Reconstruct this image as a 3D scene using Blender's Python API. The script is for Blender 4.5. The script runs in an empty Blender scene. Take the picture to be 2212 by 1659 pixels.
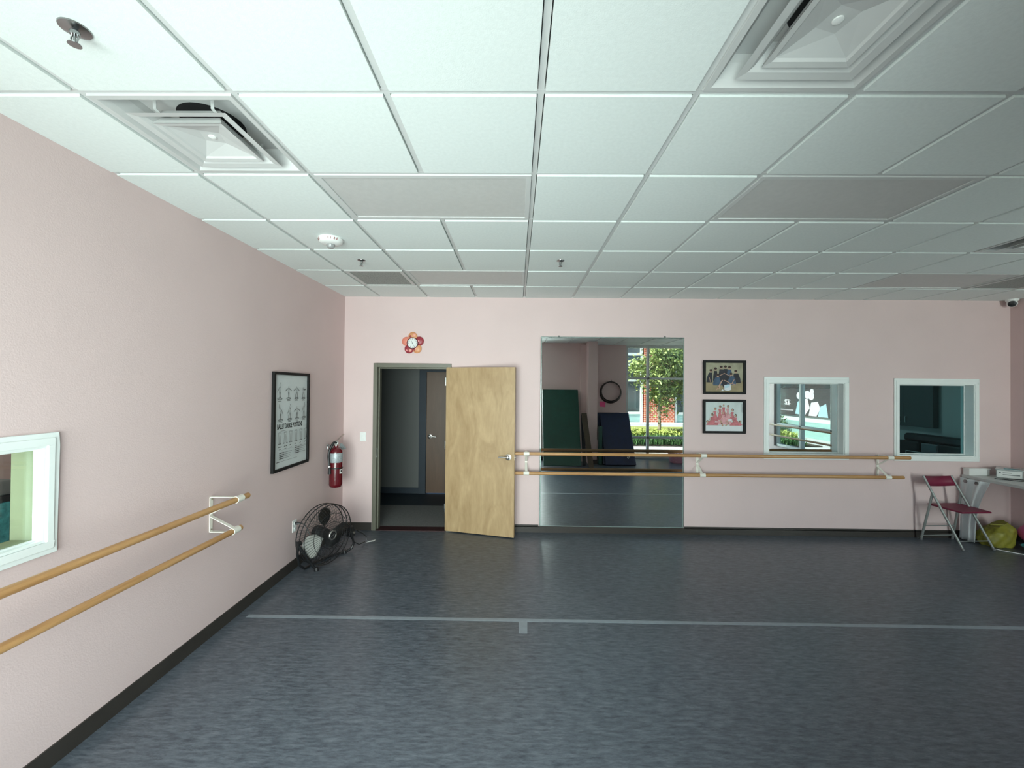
import bpy, bmesh, math, random
from mathutils import Vector, Matrix

# ------------------------------------------------------------------ scene, camera, light
S = bpy.context.scene
COL = S.collection
random.seed(7)
H_CEIL = 2.98
CAM_Z = 1.83

cd = bpy.data.cameras.new('camera')
cam = bpy.data.objects.new('camera', cd)
COL.objects.link(cam)
S.camera = cam
cd.sensor_fit = 'HORIZONTAL'
cd.sensor_width = 36.0
cd.lens = 36.0 * 885.76 / 2212.0
cd.clip_start = 0.02
yaw, pitch, roll = -0.011477, 0.009274, 0.009252
fw = Vector((math.sin(yaw) * math.cos(pitch), math.cos(yaw) * math.cos(pitch), math.sin(pitch)))
rt = Vector((math.cos(yaw), -math.sin(yaw), 0))
up = rt.cross(fw)
r2 = rt * math.cos(roll) + up * math.sin(roll)
u2 = up * math.cos(roll) - rt * math.sin(roll)
cm = Matrix.Identity(4)
for i in range(3):
    cm[i][0], cm[i][1], cm[i][2] = r2[i], u2[i], -fw[i]
cm[2][3] = CAM_Z
cam.matrix_world = cm

S.view_settings.view_transform = 'Standard'
S.view_settings.look = 'None'
S.view_settings.exposure = 0.84
S.view_settings.gamma = 1.0
S.view_settings.use_curve_mapping = False
S.cycles.use_denoising = True
S.cycles.max_bounces = 10
S.cycles.diffuse_bounces = 6
S.cycles.glossy_bounces = 6
S.cycles.transparent_max_bounces = 16
S.cycles.sample_clamp_indirect = 6.0
S.cycles.caustics_reflective = False
S.cycles.caustics_refractive = False

W = bpy.data.worlds.new('world')
S.world = W
W.use_nodes = True
wn = W.node_tree
wn.nodes.clear()
wo = wn.nodes.new('ShaderNodeOutputWorld')
wb = wn.nodes.new('ShaderNodeBackground')
sky = wn.nodes.new('ShaderNodeTexSky')
sky.sky_type = 'HOSEK_WILKIE'
sky.turbidity = 3.0
sky.ground_albedo = 0.4
sky.sun_direction = (-0.60, 0.16, 0.78)
wb.inputs['Strength'].default_value = 4.6
wn.links.new(sky.outputs[0], wb.inputs[0])
wn.links.new(wb.outputs[0], wo.inputs[0])


def sun_lamp(strength):
    l = bpy.data.lights.new('sun', 'SUN')
    l.energy = strength
    l.angle = 0.01
    l.color = (1.0, 0.95, 0.86)
    o = bpy.data.objects.new('sun', l)
    COL.objects.link(o)
    o.rotation_euler = Vector((0.60, -0.16, -0.78)).to_track_quat('-Z', 'Y').to_euler()
    o.location = (-5, 4, 9)


def area_lamp(name, loc, direction, sx, sy, power, color, spread=math.pi):
    l = bpy.data.lights.new(name, 'AREA')
    l.shape = 'RECTANGLE'
    l.size, l.size_y = sx, sy
    l.energy = power
    l.color = color
    l.spread = spread
    o = bpy.data.objects.new(name, l)
    COL.objects.link(o)
    o.location = loc
    o.rotation_euler = Vector(direction).to_track_quat('-Z', 'Z').to_euler()
    return o


SUN = 7.2
WINDOW_POWER = 112.0
FAR_POWER = 44.0
sun_lamp(SUN)
# added fill lamps boosting the daylight of the big shop window the photograph is taken from (behind the camera) and of the far half of the glass front
area_lamp('window_fill', (-0.82, -0.62, 1.22), (0, 1, 0.0), 2.7, 2.2, WINDOW_POWER, (0.94, 1.0, 0.99), 2.2)

area_lamp('far_window_fill', (5.82, -0.62, 1.45), (0, 1, 0), 0.66, 2.75, FAR_POWER, (0.94, 1.0, 0.99), 2.3)

# ------------------------------------------------------------------ materials


def lin(c):
    return tuple((x / 12.92 if x <= 0.04045 else ((x + 0.055) / 1.055) ** 2.4) for x in c)


def rgb(r, g, b):
    return lin((r / 255, g / 255, b / 255)) + (1.0,)


def mat(name, color, rough=0.5, metal=0.0, spec=0.5, var=0.0, scale=(8, 8, 8), bump=0.0, bscale=60.0, coat=0.0, trans=0.0):
    m = bpy.data.materials.new(name)
    m.use_nodes = True
    n = m.node_tree
    b = n.nodes['Principled BSDF']
    b.inputs['Base Color'].default_value = color
    b.inputs['Roughness'].default_value = rough
    b.inputs['Metallic'].default_value = metal
    b.inputs['Specular IOR Level'].default_value = spec
    b.inputs['Coat Weight'].default_value = coat
    b.inputs['Transmission Weight'].default_value = trans
    if var or bump:
        tc = n.nodes.new('ShaderNodeTexCoord')
    if var:
        mp = n.nodes.new('ShaderNodeMapping')
        mp.inputs['Scale'].default_value = scale
        nz = n.nodes.new('ShaderNodeTexNoise')
        nz.inputs['Scale'].default_value = 1.0
        nz.inputs['Detail'].default_value = 6.0
        cr = n.nodes.new('ShaderNodeValToRGB')
        lo = tuple(max(0, x * (1 - var)) for x in color[:3]) + (1,)
        hi = tuple(min(1, x * (1 + var)) for x in color[:3]) + (1,)
        cr.color_ramp.elements[0].color = lo
        cr.color_ramp.elements[0].position = 0.3
        cr.color_ramp.elements[1].color = hi
        cr.color_ramp.elements[1].position = 0.7
        n.links.new(tc.outputs['Object'], mp.inputs[0])
        n.links.new(mp.outputs[0], nz.inputs['Vector'])
        n.links.new(nz.outputs[0], cr.inputs[0])
        n.links.new(cr.outputs[0], b.inputs['Base Color'])
    if bump:
        nb = n.nodes.new('ShaderNodeTexNoise')
        nb.inputs['Scale'].default_value = bscale
        nb.inputs['Detail'].default_value = 4.0
        bp = n.nodes.new('ShaderNodeBump')
        bp.inputs['Strength'].default_value = bump
        bp.inputs['Distance'].default_value = 0.01
        n.links.new(tc.outputs['Object'], nb.inputs['Vector'])
        n.links.new(nb.outputs[0], bp.inputs['Height'])
        n.links.new(bp.outputs[0], b.inputs['Normal'])
    return m


def glass_mat(name, tint, refl=None, ior=1.5, rough=0.0):
    """thin pane: clear transmission with a mirror-like reflection (by angle, or a fixed share for coated glass)"""
    m = bpy.data.materials.new(name)
    m.use_nodes = True
    n = m.node_tree
    n.nodes.clear()
    out = n.nodes.new('ShaderNodeOutputMaterial')
    mix = n.nodes.new('ShaderNodeMixShader')
    tr = n.nodes.new('ShaderNodeBsdfTransparent')
    tr.inputs[0].default_value = tint
    gl = n.nodes.new('ShaderNodeBsdfGlossy')
    gl.inputs['Roughness'].default_value = rough
    gl.inputs['Color'].default_value = (0.9, 1.0, 0.99, 1)
    if refl is None:
        # Schlick reflectance, the same from both sides of the pane
        ge = n.nodes.new('ShaderNodeNewGeometry')
        dt = n.nodes.new('ShaderNodeVectorMath')
        dt.operation = 'DOT_PRODUCT'
        n.links.new(ge.outputs['Incoming'], dt.inputs[0])
        n.links.new(ge.outputs['Normal'], dt.inputs[1])
        prev = dt.outputs['Value']
        for op, v in (('ABSOLUTE', None), ('SUBTRACT', 1.0), ('POWER', 5.0), ('MULTIPLY_ADD', 0.96)):
            k = n.nodes.new('ShaderNodeMath')
            k.operation = op
            if op == 'SUBTRACT':
                k.inputs[0].default_value = v
                n.links.new(prev, k.inputs[1])
            else:
                n.links.new(prev, k.inputs[0])
                if v is not None:
                    k.inputs[1].default_value = v
                if op == 'MULTIPLY_ADD':
                    k.inputs[2].default_value = 0.04
            prev = k.outputs[0]
        n.links.new(prev, mix.inputs[0])
    else:
        mix.inputs[0].default_value = refl
    n.links.new(tr.outputs[0], mix.inputs[1])
    n.links.new(gl.outputs[0], mix.inputs[2])
    n.links.new(mix.outputs[0], out.inputs[0])
    return m


def wood_mat(name, c1, c2, rough, scale, dist, axis='Z', detail=2.0):
    m = bpy.data.materials.new(name)
    m.use_nodes = True
    n = m.node_tree
    b = n.nodes['Principled BSDF']
    b.inputs['Roughness'].default_value = rough
    tc = n.nodes.new('ShaderNodeTexCoord')
    mp = n.nodes.new('ShaderNodeMapping')
    mp.inputs['Scale'].default_value = scale
    nz = n.nodes.new('ShaderNodeTexNoise')
    nz.inputs['Scale'].default_value = 1.0
    nz.inputs['Detail'].default_value = 3.0
    nz.inputs['Distortion'].default_value = dist
    n2 = n.nodes.new('ShaderNodeTexNoise')
    n2.inputs['Scale'].default_value = 9.0
    n2.inputs['Detail'].default_value = 8.0
    ad = n.nodes.new('ShaderNodeMath')
    ad.operation = 'MULTIPLY_ADD'
    ad.inputs[1].default_value = 0.35
    cr = n.nodes.new('ShaderNodeValToRGB')
    cr.color_ramp.elements[0].color = c1
    cr.color_ramp.elements[0].position = 0.42
    cr.color_ramp.elements[1].color = c2
    cr.color_ramp.elements[1].position = 0.88
    n.links.new(tc.outputs['Object'], mp.inputs[0])
    n.links.new(mp.outputs[0], nz.inputs['Vector'])
    n.links.new(mp.outputs[0], n2.inputs['Vector'])
    n.links.new(n2.outputs[0], ad.inputs[0])
    n.links.new(nz.outputs[0], ad.inputs[2])
    n.links.new(ad.outputs[0], cr.inputs[0])
    n.links.new(cr.outputs[0], b.inputs['Base Color'])
    return m


def floor_mat():
    m = bpy.data.materials.new('vinyl_floor')
    m.use_nodes = True
    n = m.node_tree
    b = n.nodes['Principled BSDF']
    tc = n.nodes.new('ShaderNodeTexCoord')
    streak = n.nodes.new('ShaderNodeMapping')
    streak.inputs['Scale'].default_value = (11, 50, 1)
    nz = n.nodes.new('ShaderNodeTexNoise')
    nz.inputs['Scale'].default_value = 1.0
    nz.inputs['Detail'].default_value = 7.0
    nz.inputs['Roughness'].default_value = 0.78
    nz.inputs['Distortion'].default_value = 0.25
    big = n.nodes.new('ShaderNodeTexNoise')
    big.inputs['Scale'].default_value = 1.3
    big.inputs['Detail'].default_value = 3.0
    cr = n.nodes.new('ShaderNodeValToRGB')
    e = cr.color_ramp.elements
    e[0].position, e[0].color = 0.34, (0.046, 0.057, 0.074, 1)
    e[1].position, e[1].color = 0.70, (0.175, 0.200, 0.228, 1)
    k = cr.color_ramp.elements.new(0.5)
    k.color = (0.098, 0.115, 0.138, 1)
    mx = n.nodes.new('ShaderNodeMix')
    mx.data_type = 'RGBA'
    mx.blend_type = 'MULTIPLY'
    mx.inputs[0].default_value = 0.25
    rr = n.nodes.new('ShaderNodeMapRange')
    rr.inputs[3].default_value = 0.24
    rr.inputs[4].default_value = 0.40
    n.links.new(tc.outputs['Object'], streak.inputs[0])
    n.links.new(streak.outputs[0], nz.inputs['Vector'])
    n.links.new(tc.outputs['Object'], big.inputs['Vector'])
    n.links.new(nz.outputs[0], cr.inputs[0])
    n.links.new(cr.outputs[0], mx.inputs[6])
    n.links.new(big.outputs[0], mx.inputs[7])
    n.links.new(mx.outputs[2], b.inputs['Base Color'])
    n.links.new(big.outputs[0], rr.inputs[0])
    n.links.new(rr.outputs[0], b.inputs['Roughness'])
    bp = n.nodes.new('ShaderNodeBump')
    bp.inputs['Strength'].default_value = 0.06
    bp.inputs['Distance'].default_value = 0.004
    n.links.new(nz.outputs[0], bp.inputs['Height'])
    n.links.new(bp.outputs[0], b.inputs['Normal'])
    b.inputs['Specular IOR Level'].default_value = 0.5
    return m


def brick_mat():
    m = bpy.data.materials.new('brickwork')
    m.use_nodes = True
    n = m.node_tree
    b = n.nodes['Principled BSDF']
    b.inputs['Roughness'].default_value = 0.9
    tc = n.nodes.new('ShaderNodeTexCoord')
    mp = n.nodes.new('ShaderNodeMapping')
    mp.inputs['Rotation'].default_value = (math.radians(90), 0, 0)
    br = n.nodes.new('ShaderNodeTexBrick')
    br.inputs['Color1'].default_value = rgb(196, 110, 82)
    br.inputs['Color2'].default_value = rgb(168, 82, 60)
    br.inputs['Mortar'].default_value = rgb(225, 205, 190)
    br.inputs['Scale'].default_value = 2.6
    br.inputs['Mortar Size'].default_value = 0.022
    n.links.new(tc.outputs['Object'], mp.inputs[0])
    n.links.new(mp.outputs[0], br.inputs['Vector'])
    n.links.new(br.outputs[0], b.inputs['Base Color'])
    return m


M = {}
M['pink'] = mat('pink_wall_paint', (0.675, 0.527, 0.517, 1), 0.65, var=0.02, scale=(2, 2, 2), bump=0.10, bscale=160)
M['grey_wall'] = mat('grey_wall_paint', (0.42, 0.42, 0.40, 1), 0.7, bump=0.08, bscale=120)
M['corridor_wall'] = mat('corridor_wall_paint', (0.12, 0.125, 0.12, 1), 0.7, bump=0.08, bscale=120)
M['floor'] = floor_mat()
M['tile'] = mat('ceiling_tile', (0.74, 0.79, 0.77, 1), 0.9, var=0.03, scale=(60, 60, 60), bump=0.08, bscale=220)
M['grid'] = mat('ceiling_grid_metal', (0.60, 0.61, 0.60, 1), 0.55)
M['white'] = mat('white_paint', (0.80, 0.84, 0.82, 1), 0.35, var=0.02)
M['white_enamel'] = mat('white_enamel', (0.56, 0.57, 0.56, 1), 0.4, var=0.02)
M['cream_metal'] = mat('cream_powder_coat', (0.80, 0.78, 0.70, 1), 0.35, var=0.02)
M['white_plastic'] = mat('white_plastic', (0.80, 0.81, 0.79, 1), 0.3, var=0.02)
M['lens'] = mat('light_lens', (0.56, 0.56, 0.545, 1), 0.45, var=0.03, scale=(30, 30, 30), bump=0.15, bscale=300)
M['perforated'] = mat('perforated_grille', (0.30, 0.32, 0.30, 1), 0.6, var=0.35, scale=(90, 90, 90), bump=0.3, bscale=200)
M['black'] = mat('black_plastic', (0.012, 0.012, 0.013, 1), 0.4, var=0.1)
M['black_metal'] = mat('black_enamel', (0.014, 0.014, 0.015, 1), 0.3, var=0.1)
M['duct'] = mat('duct_dark', (0.01, 0.01, 0.011, 1), 0.9, var=0.1)
M['base'] = mat('baseboard_vinyl', (0.034, 0.029, 0.025, 1), 0.45, var=0.08)
M['olive'] = mat('olive_metal_frame', (0.135, 0.130, 0.098, 1), 0.42, var=0.04)
M['maple'] = wood_mat('maple_veneer', rgb(158, 130, 92), rgb(184, 157, 118), 0.45, (5.0, 5.0, 1.3), 2.2)
M['brown_door'] = wood_mat('corridor_door_veneer', rgb(78, 56, 38), rgb(96, 70, 50), 0.45, (4, 4, 0.7), 1.0)
M['rail_x'] = wood_mat('barre_oak_along', rgb(158, 114, 70), rgb(192, 149, 100), 0.35, (2.0, 40, 40), 0.3)
M['rail_y'] = wood_mat('barre_oak_deep', rgb(158, 114, 70), rgb(192, 149, 100), 0.35, (40, 2.0, 40), 0.3)
M['rail_end'] = mat('barre_end_wood', rgb(178, 124, 84), 0.5, var=0.1)
M['steel'] = mat('brushed_steel', (0.62, 0.61, 0.58, 1), 0.28, metal=1.0, var=0.05)
M['dark_steel'] = mat('dark_chrome', (0.32, 0.33, 0.33, 1), 0.2, metal=1.0, var=0.05)
M['mirror'] = mat('mirror_silver', (0.90, 0.93, 0.92, 1), 0.0, metal=1.0)
M['mirror_edge'] = mat('mirror_polished_edge', (0.45, 0.55, 0.52, 1), 0.15, metal=0.6, var=0.05)
M['pane'] = glass_mat('office_pane', (0.55, 0.76, 0.77, 1), refl=0.018)
M['lobby_pane'] = glass_mat('lobby_pane', (0.84, 0.90, 0.85, 1))
M['shop_pane'] = glass_mat('shop_window_pane', (0.93, 0.98, 0.97, 1))
M['coated_pane'] = glass_mat('one_way_pane', (0.30, 0.40, 0.42, 1), refl=0.62)
M['red'] = mat('extinguisher_red', (0.10, 0.004, 0.009, 1), 0.25, var=0.05, coat=0.4)
M['label_silver'] = mat('silver_label', (0.36, 0.40, 0.42, 1), 0.4, metal=0.2, var=0.25, scale=(60, 60, 90))
M['paper'] = mat('paper_white', (0.72, 0.74, 0.72, 1), 0.6, var=0.02)
M['poster_paper'] = mat('poster_paper', (0.62, 0.66, 0.66, 1), 0.4, var=0.02)
M['frame_black'] = mat('frame_black_lacquer', (0.010, 0.010, 0.010, 1), 0.55, spec=0.2, var=0.1)
M['ink'] = mat('ink_black', (0.015, 0.015, 0.015, 1), 0.5, var=0.05)
M['ink_grey'] = mat('ink_grey', (0.16, 0.17, 0.17, 1), 0.5, var=0.05)
M['chair_red'] = mat('chair_burgundy', (0.17, 0.012, 0.040, 1), 0.45, var=0.08)
M['chair_grey'] = mat('chair_grey_metal', (0.27, 0.29, 0.28, 1), 0.4, metal=0.3, var=0.05)
M['cloth'] = mat('white_curtain', (0.66, 0.69, 0.70, 1), 0.85, var=0.04, bump=0.15, bscale=300)
M['yellow'] = mat('yellow_bag_fabric', (0.23, 0.215, 0.025, 1), 0.55, var=0.25, scale=(14, 14, 14), bump=0.5, bscale=14)
M['hot_pink'] = mat('pink_vinyl', (0.60, 0.10, 0.26, 1), 0.45, var=0.05)
M['sticky'] = mat('pink_sticky_paper', (0.95, 0.13, 0.34, 1), 0.6, var=0.02)
M['teal'] = mat('teal_plastic', (0.05, 0.20, 0.20, 1), 0.35, var=0.05)
M['teal_light'] = mat('teal_sticker', (0.12, 0.30, 0.33, 1), 0.5, var=0.05)
M['bin'] = mat('clear_bin_plastic', (0.42, 0.46, 0.46, 1), 0.2, var=0.10, scale=(20, 20, 20))
M['green_mat'] = mat('green_vinyl_mat', (0.003, 0.050, 0.034, 1), 0.38, var=0.15, bump=0.35, bscale=7)
M['dark_green_mat'] = mat('dark_green_vinyl', (0.006, 0.055, 0.042, 1), 0.4, var=0.1)
M['blue_mat'] = mat('navy_vinyl_mat', (0.004, 0.013, 0.052, 1), 0.38, var=0.15, bump=0.35, bscale=7)
M['black_mat'] = mat('black_vinyl_mat', (0.008, 0.009, 0.014, 1), 0.45, var=0.1)
M['suede'] = mat('brown_suede', (0.070, 0.055, 0.040, 1), 0.9, var=0.1)
M['basket'] = mat('basket_pink_plastic', (0.52, 0.26, 0.33, 1), 0.35, var=0.03)
M['hoop_a'] = mat('hoop_dark', (0.035, 0.022, 0.018, 1), 0.35, var=0.1)
M['hoop_b'] = mat('hoop_silver_tape', (0.12, 0.105, 0.095, 1), 0.3, var=0.5, scale=(30, 30, 30))
M['frame_alu'] = mat('window_aluminium', (0.52, 0.56, 0.55, 1), 0.4, metal=0.25, var=0.03)
M['tape'] = mat('grey_floor_tape', (0.235, 0.27, 0.30, 1), 0.4, var=0.08, scale=(20, 20, 20))
M['threshold'] = mat('red_threshold', (0.030, 0.006, 0.007, 1), 0.6, var=0.1)
M['carpet'] = mat('grey_carpet', (0.20, 0.20, 0.195, 1), 0.95, var=0.15, scale=(80, 80, 80), bump=0.4, bscale=200)
M['navy_floor'] = mat('navy_corridor_floor', (0.012, 0.022, 0.035, 1), 0.6, var=0.1)
M['cabinet'] = mat('dark_laminate', (0.055, 0.070, 0.068, 1), 0.45, var=0.05)
M['paving'] = mat('pale_paving', (0.46, 0.46, 0.445, 1), 0.85, var=0.08, scale=(3, 3, 3))
M['soil'] = mat('garden_soil', (0.06, 0.05, 0.035, 1), 0.95, var=0.2)
M['lawn'] = mat('lawn_turf', (0.22, 0.24, 0.06, 1), 0.9, var=0.15, scale=(12, 12, 12))
M['blade'] = mat('grass_blade', (0.05, 0.13, 0.03, 1), 0.5, var=0.3, scale=(20, 20, 20))
M['lime'] = mat('lime_leaf', (0.40, 0.46, 0.12, 1), 0.5, var=0.3, scale=(8, 8, 8))
M['leaf'] = mat('tree_leaf', (0.31, 0.38, 0.12, 1), 0.5, var=0.5, scale=(9, 9, 9))
M['bark'] = mat('tree_bark', (0.30, 0.24, 0.16, 1), 0.9, var=0.2, scale=(30, 30, 8))
M['brick'] = brick_mat()
M['facade_white'] = mat('facade_white_frame', (0.70, 0.72, 0.71, 1), 0.5, var=0.02)
M['facade_glass'] = mat('facade_dark_glass', (0.03, 0.045, 0.05, 1), 0.08, spec=0.8)
M['facade_grey'] = mat('facade_grey_panel', (0.10, 0.125, 0.13, 1), 0.5, var=0.05)
M['facade_teal'] = mat('facade_pale_teal', (0.32, 0.50, 0.47, 1), 0.4, var=0.05)
M['banner'] = mat('banner_charcoal', (0.055, 0.060, 0.065, 1), 0.5, var=0.05)
M['banner_white'] = mat('banner_pale_print', (0.70, 0.66, 0.70, 1), 0.5, var=0.06)
M['banner_blue'] = mat('banner_blue_print', (0.40, 0.58, 0.66, 1), 0.5, var=0.06)
M['screen'] = mat('kiosk_screen', (0.05, 0.20, 0.22, 1), 0.15, var=0.5, scale=(30, 30, 30))
_s = M['screen'].node_tree.nodes['Principled BSDF']
_s.inputs['Emission Color'].default_value = (0.05, 0.35, 0.38, 1)
_s.inputs['Emission Strength'].default_value = 0.10
M['pale_green'] = mat('lobby_tinted_jamb', (0.40, 0.40, 0.27, 1), 0.6, var=0.04)  # rear jamb colour with the yellowish-green of the lobby light put in
M['grey_plastic'] = mat('grey_plastic', (0.16, 0.16, 0.165, 1), 0.5, var=0.1)
M['khaki'] = mat('photo_khaki', (0.33, 0.31, 0.22, 1), 0.5, spec=0.25, var=0.25, scale=(9, 9, 9), bump=0.12, bscale=9)
M['photo_pale'] = mat('photo_pale_blue', (0.56, 0.62, 0.61, 1), 0.5, spec=0.25, var=0.12, scale=(9, 3, 3), bump=0.12, bscale=9)
M['photo_floor'] = mat('photo_tan', (0.30, 0.24, 0.14, 1), 0.5, spec=0.25, var=0.2, scale=(9, 9, 9))
M['photo_black'] = mat('photo_black_cloth', (0.025, 0.026, 0.034, 1), 0.5, spec=0.25, var=0.3, scale=(20, 20, 20))
M['photo_navy'] = mat('photo_navy_cloth', (0.05, 0.085, 0.14, 1), 0.5, spec=0.25, var=0.3, scale=(20, 20, 20))
M['photo_skin'] = mat('photo_skin', (0.46, 0.29, 0.21, 1), 0.5, spec=0.25, var=0.1)
M['photo_rose'] = mat('photo_rose_cloth', (0.50, 0.16, 0.18, 1), 0.5, spec=0.25, var=0.25, scale=(30, 30, 30))
M['photo_rosepale'] = mat('photo_pale_rose_cloth', (0.62, 0.32, 0.34, 1), 0.5, spec=0.25, var=0.2, scale=(30, 30, 30))
M['photo_hair'] = mat('photo_hair', (0.045, 0.025, 0.020, 1), 0.5, spec=0.25, var=0.1)
M['photo_white'] = mat('photo_white', (0.66, 0.68, 0.70, 1), 0.5, spec=0.25, var=0.05)
M['clock_orange'] = mat('petal_orange', (0.66, 0.30, 0.14, 1), 0.4, var=0.05)
M['clock_coral'] = mat('petal_coral', (0.74, 0.24, 0.17, 1), 0.4, var=0.05)
M['clock_peach'] = mat('petal_peach', (0.78, 0.33, 0.24, 1), 0.4, var=0.05)
M['clock_red'] = mat('petal_crimson', (0.30, 0.030, 0.045, 1), 0.4, var=0.05)
M['clock_pink'] = mat('petal_pink', (0.80, 0.30, 0.30, 1), 0.4, var=0.05)
M['clock_rim'] = mat('clock_rim', (0.11, 0.010, 0.020, 1), 0.35, var=0.05)
M['fan_blade'] = mat('fan_blade_metal', (0.42, 0.42, 0.39, 1), 0.35, metal=0.1, var=0.05)
M['fan_dark'] = mat('fan_blade_dark', (0.03, 0.03, 0.03, 1), 0.3, metal=0.4, var=0.05)
M['glassy'] = mat('strobe_lens', (0.7, 0.72, 0.72, 1), 0.05, spec=0.8, trans=0.6)
M['fire_ink'] = mat('fire_letter_red', (0.22, 0.02, 0.02, 1), 0.5)
M['text_grey'] = mat('print_grey', (0.20, 0.22, 0.22, 1), 0.5, var=0.05)

# ------------------------------------------------------------------ mesh helpers


def wpos(o):
    p = Vector((0, 0, 0))
    while o is not None:
        p += Vector(o.location)
        o = o.parent
    return p


class MB:
    """collects shapes in world space; build() links them as one mesh object"""

    def __init__(s):
        s.v, s.f, s.mi, s.sm = [], [], [], []
        s.M = None

    def add(s, vs, fs, m=0, smooth=False):
        b = len(s.v)
        for p in vs:
            p = Vector(p)
            s.v.append(s.M @ p if s.M is not None else p)
        for f in fs:
            s.f.append([b + i for i in f])
            s.mi.append(m)
            s.sm.append(smooth)
        return s

    def box(s, x0, x1, y0, y1, z0, z1, m=0):
        vs = [(x, y, z) for z in (z0, z1) for y in (y0, y1) for x in (x0, x1)]
        return s.add(vs, [(0, 2, 3, 1), (4, 5, 7, 6), (0, 1, 5, 4), (2, 6, 7, 3), (0, 4, 6, 2), (1, 3, 7, 5)], m)

    def quad(s, a, b, c, d, m=0):
        return s.add([a, b, c, d], [(0, 1, 2, 3)], m)

    def slab(s, poly, off, m=0):
        """polygon (world points) pushed along the vector off"""
        off = Vector(off)
        n = len(poly)
        p = [Vector(q) for q in poly]
        vs = p + [q + off for q in p]
        fs = [tuple(reversed(range(n))), tuple(range(n, 2 * n))]
        for i in range(n):
            j = (i + 1) % n
            fs.append((i, j, n + j, n + i))
        return s.add(vs, fs, m)

    def tube(s, pts, r, n=10, m=0, closed=False, cap=True, flat=None):
        P = [Vector(p) for p in pts]
        k = len(P)
        rings = []
        prev = None
        for i in range(k):
            if closed:
                t = P[(i + 1) % k] - P[i - 1]
            else:
                t = P[min(i + 1, k - 1)] - P[max(i - 1, 0)]
            t.normalize()
            if prev is None:
                a = Vector((0, 0, 1)) if abs(t.z) < 0.9 else Vector((1, 0, 0))
                u = t.cross(a).normalized()
            else:
                u = (prev - t * prev.dot(t)).normalized()
            w = t.cross(u)
            prev = u
            rr = r[i] if isinstance(r, (list, tuple)) else r
            rings.append([P[i] + u * (rr * math.cos(2 * math.pi * j / n)) + w * (rr * math.sin(2 * math.pi * j / n)) for j in range(n)])
        vs = [p for q in rings for p in q]
        fs = []
        for i in range(k if closed else k - 1):
            a, b = i * n, ((i + 1) % k) * n
            for j in range(n):
                j2 = (j + 1) % n
                fs.append((a + j, a + j2, b + j2, b + j))
        s.add(vs, fs, m, True)
        if cap and not closed:
            s.add(rings[0], [tuple(reversed(range(n)))], m)
            s.add(rings[-1], [tuple(range(n))], m)
        return s

    def lathe(s, prof, origin=(0, 0, 0), axis=(0, 0, 1), n=32, m=0, sx=1.0, smooth=True, caps=True):
        """profile of (radius, height) turned around axis through origin"""
        ax = Vector(axis).normalized()
        a = Vector((1, 0, 0)) if abs(ax.x) < 0.9 else Vector((0, 1, 0))
        u = (a - ax * a.dot(ax)).normalized()
        w = ax.cross(u)
        o = Vector(origin)
        vs, fs = [], []
        for (r, h) in prof:
            for j in range(n):
                t = 2 * math.pi * j / n
                vs.append(o + ax * h + u * (r * sx * math.cos(t)) + w * (r * math.sin(t)))
        for i in range(len(prof) - 1):
            for j in range(n):
                j2 = (j + 1) % n
                fs.append((i * n + j, i * n + j2, (i + 1) * n + j2, (i + 1) * n + j))
        s.add(vs, fs, m, smooth)
        if not caps:
            return s
        if prof[0][0] > 1e-6:
            s.add(vs[:n], [tuple(reversed(range(n)))], m)
        if prof[-1][0] > 1e-6:
            s.add(vs[-n:], [tuple(range(n))], m)
        return s

    def strap(s, pts, side, w, t, m=0):
        """flat bar following pts; side = direction of its width, t = thickness"""
        side = Vector(side).normalized()
        P = [Vector(p) for p in pts]
        for i in range(len(P) - 1):
            d = (P[i + 1] - P[i]).normalized()
            nn = d.cross(side).normalized() * (t / 2)
            h = side * (w / 2)
            a, b = P[i] - d * t * 0.4, P[i + 1] + d * t * 0.4
            vs = [a - h - nn, a + h - nn, a + h + nn, a - h + nn, b - h - nn, b + h - nn, b + h + nn, b - h + nn]
            s.add(vs, [(0, 1, 2, 3), (7, 6, 5, 4), (0, 4, 5, 1), (1, 5, 6, 2), (2, 6, 7, 3), (3, 7, 4, 0)], m)
        return s

    def build(s, name, mats, parent=None, bevel=0.0, bseg=2, loc=None):
        if not isinstance(mats, (list, tuple)):
            mats = [mats]
        me = bpy.data.meshes.new(name)
        o = bpy.data.objects.new(name, me)
        COL.objects.link(o)
        if parent is not None:
            o.parent = parent
            L = wpos(parent)
        else:
            if loc is None:
                xs = [p.x for p in s.v]; ys = [p.y for p in s.v]; zs = [p.z for p in s.v]
                loc = ((min(xs) + max(xs)) / 2, (min(ys) + max(ys)) / 2, min(zs))
            L = Vector(loc)
            o.location = L
        me.from_pydata([tuple(p - L) for p in s.v], [], s.f)
        for mm in mats:
            me.materials.append(M[mm] if isinstance(mm, str) else mm)
        for i, p in enumerate(me.polygons):
            p.material_index = s.mi[i]
            p.use_smooth = s.sm[i]
        bm = bmesh.new()
        bm.from_mesh(me)
        bmesh.ops.remove_doubles(bm, verts=bm.verts, dist=1e-5)
        bmesh.ops.recalc_face_normals(bm, faces=bm.faces)
        bm.to_mesh(me)
        bm.free()
        if any(s.sm):
            me.set_sharp_from_angle(angle=math.radians(38))
        if bevel:
            b = o.modifiers.new('bevel', 'BEVEL')
            b.width = bevel
            b.segments = bseg
            b.limit_method = 'ANGLE'
            b.angle_limit = math.radians(40)
        return o


def tag(o, label=None, cat=None, group=None, kind=None):
    if label:
        o['label'] = label
    if cat:
        o['category'] = cat
    if group:
        o['group'] = group
    if kind:
        o['kind'] = kind
    return o


def thing(name, loc, label, cat, group=None):
    o = bpy.data.objects.new(name, None)
    o.empty_display_size = 0.1
    COL.objects.link(o)
    o.location = loc
    return tag(o, label, cat, group)


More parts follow.
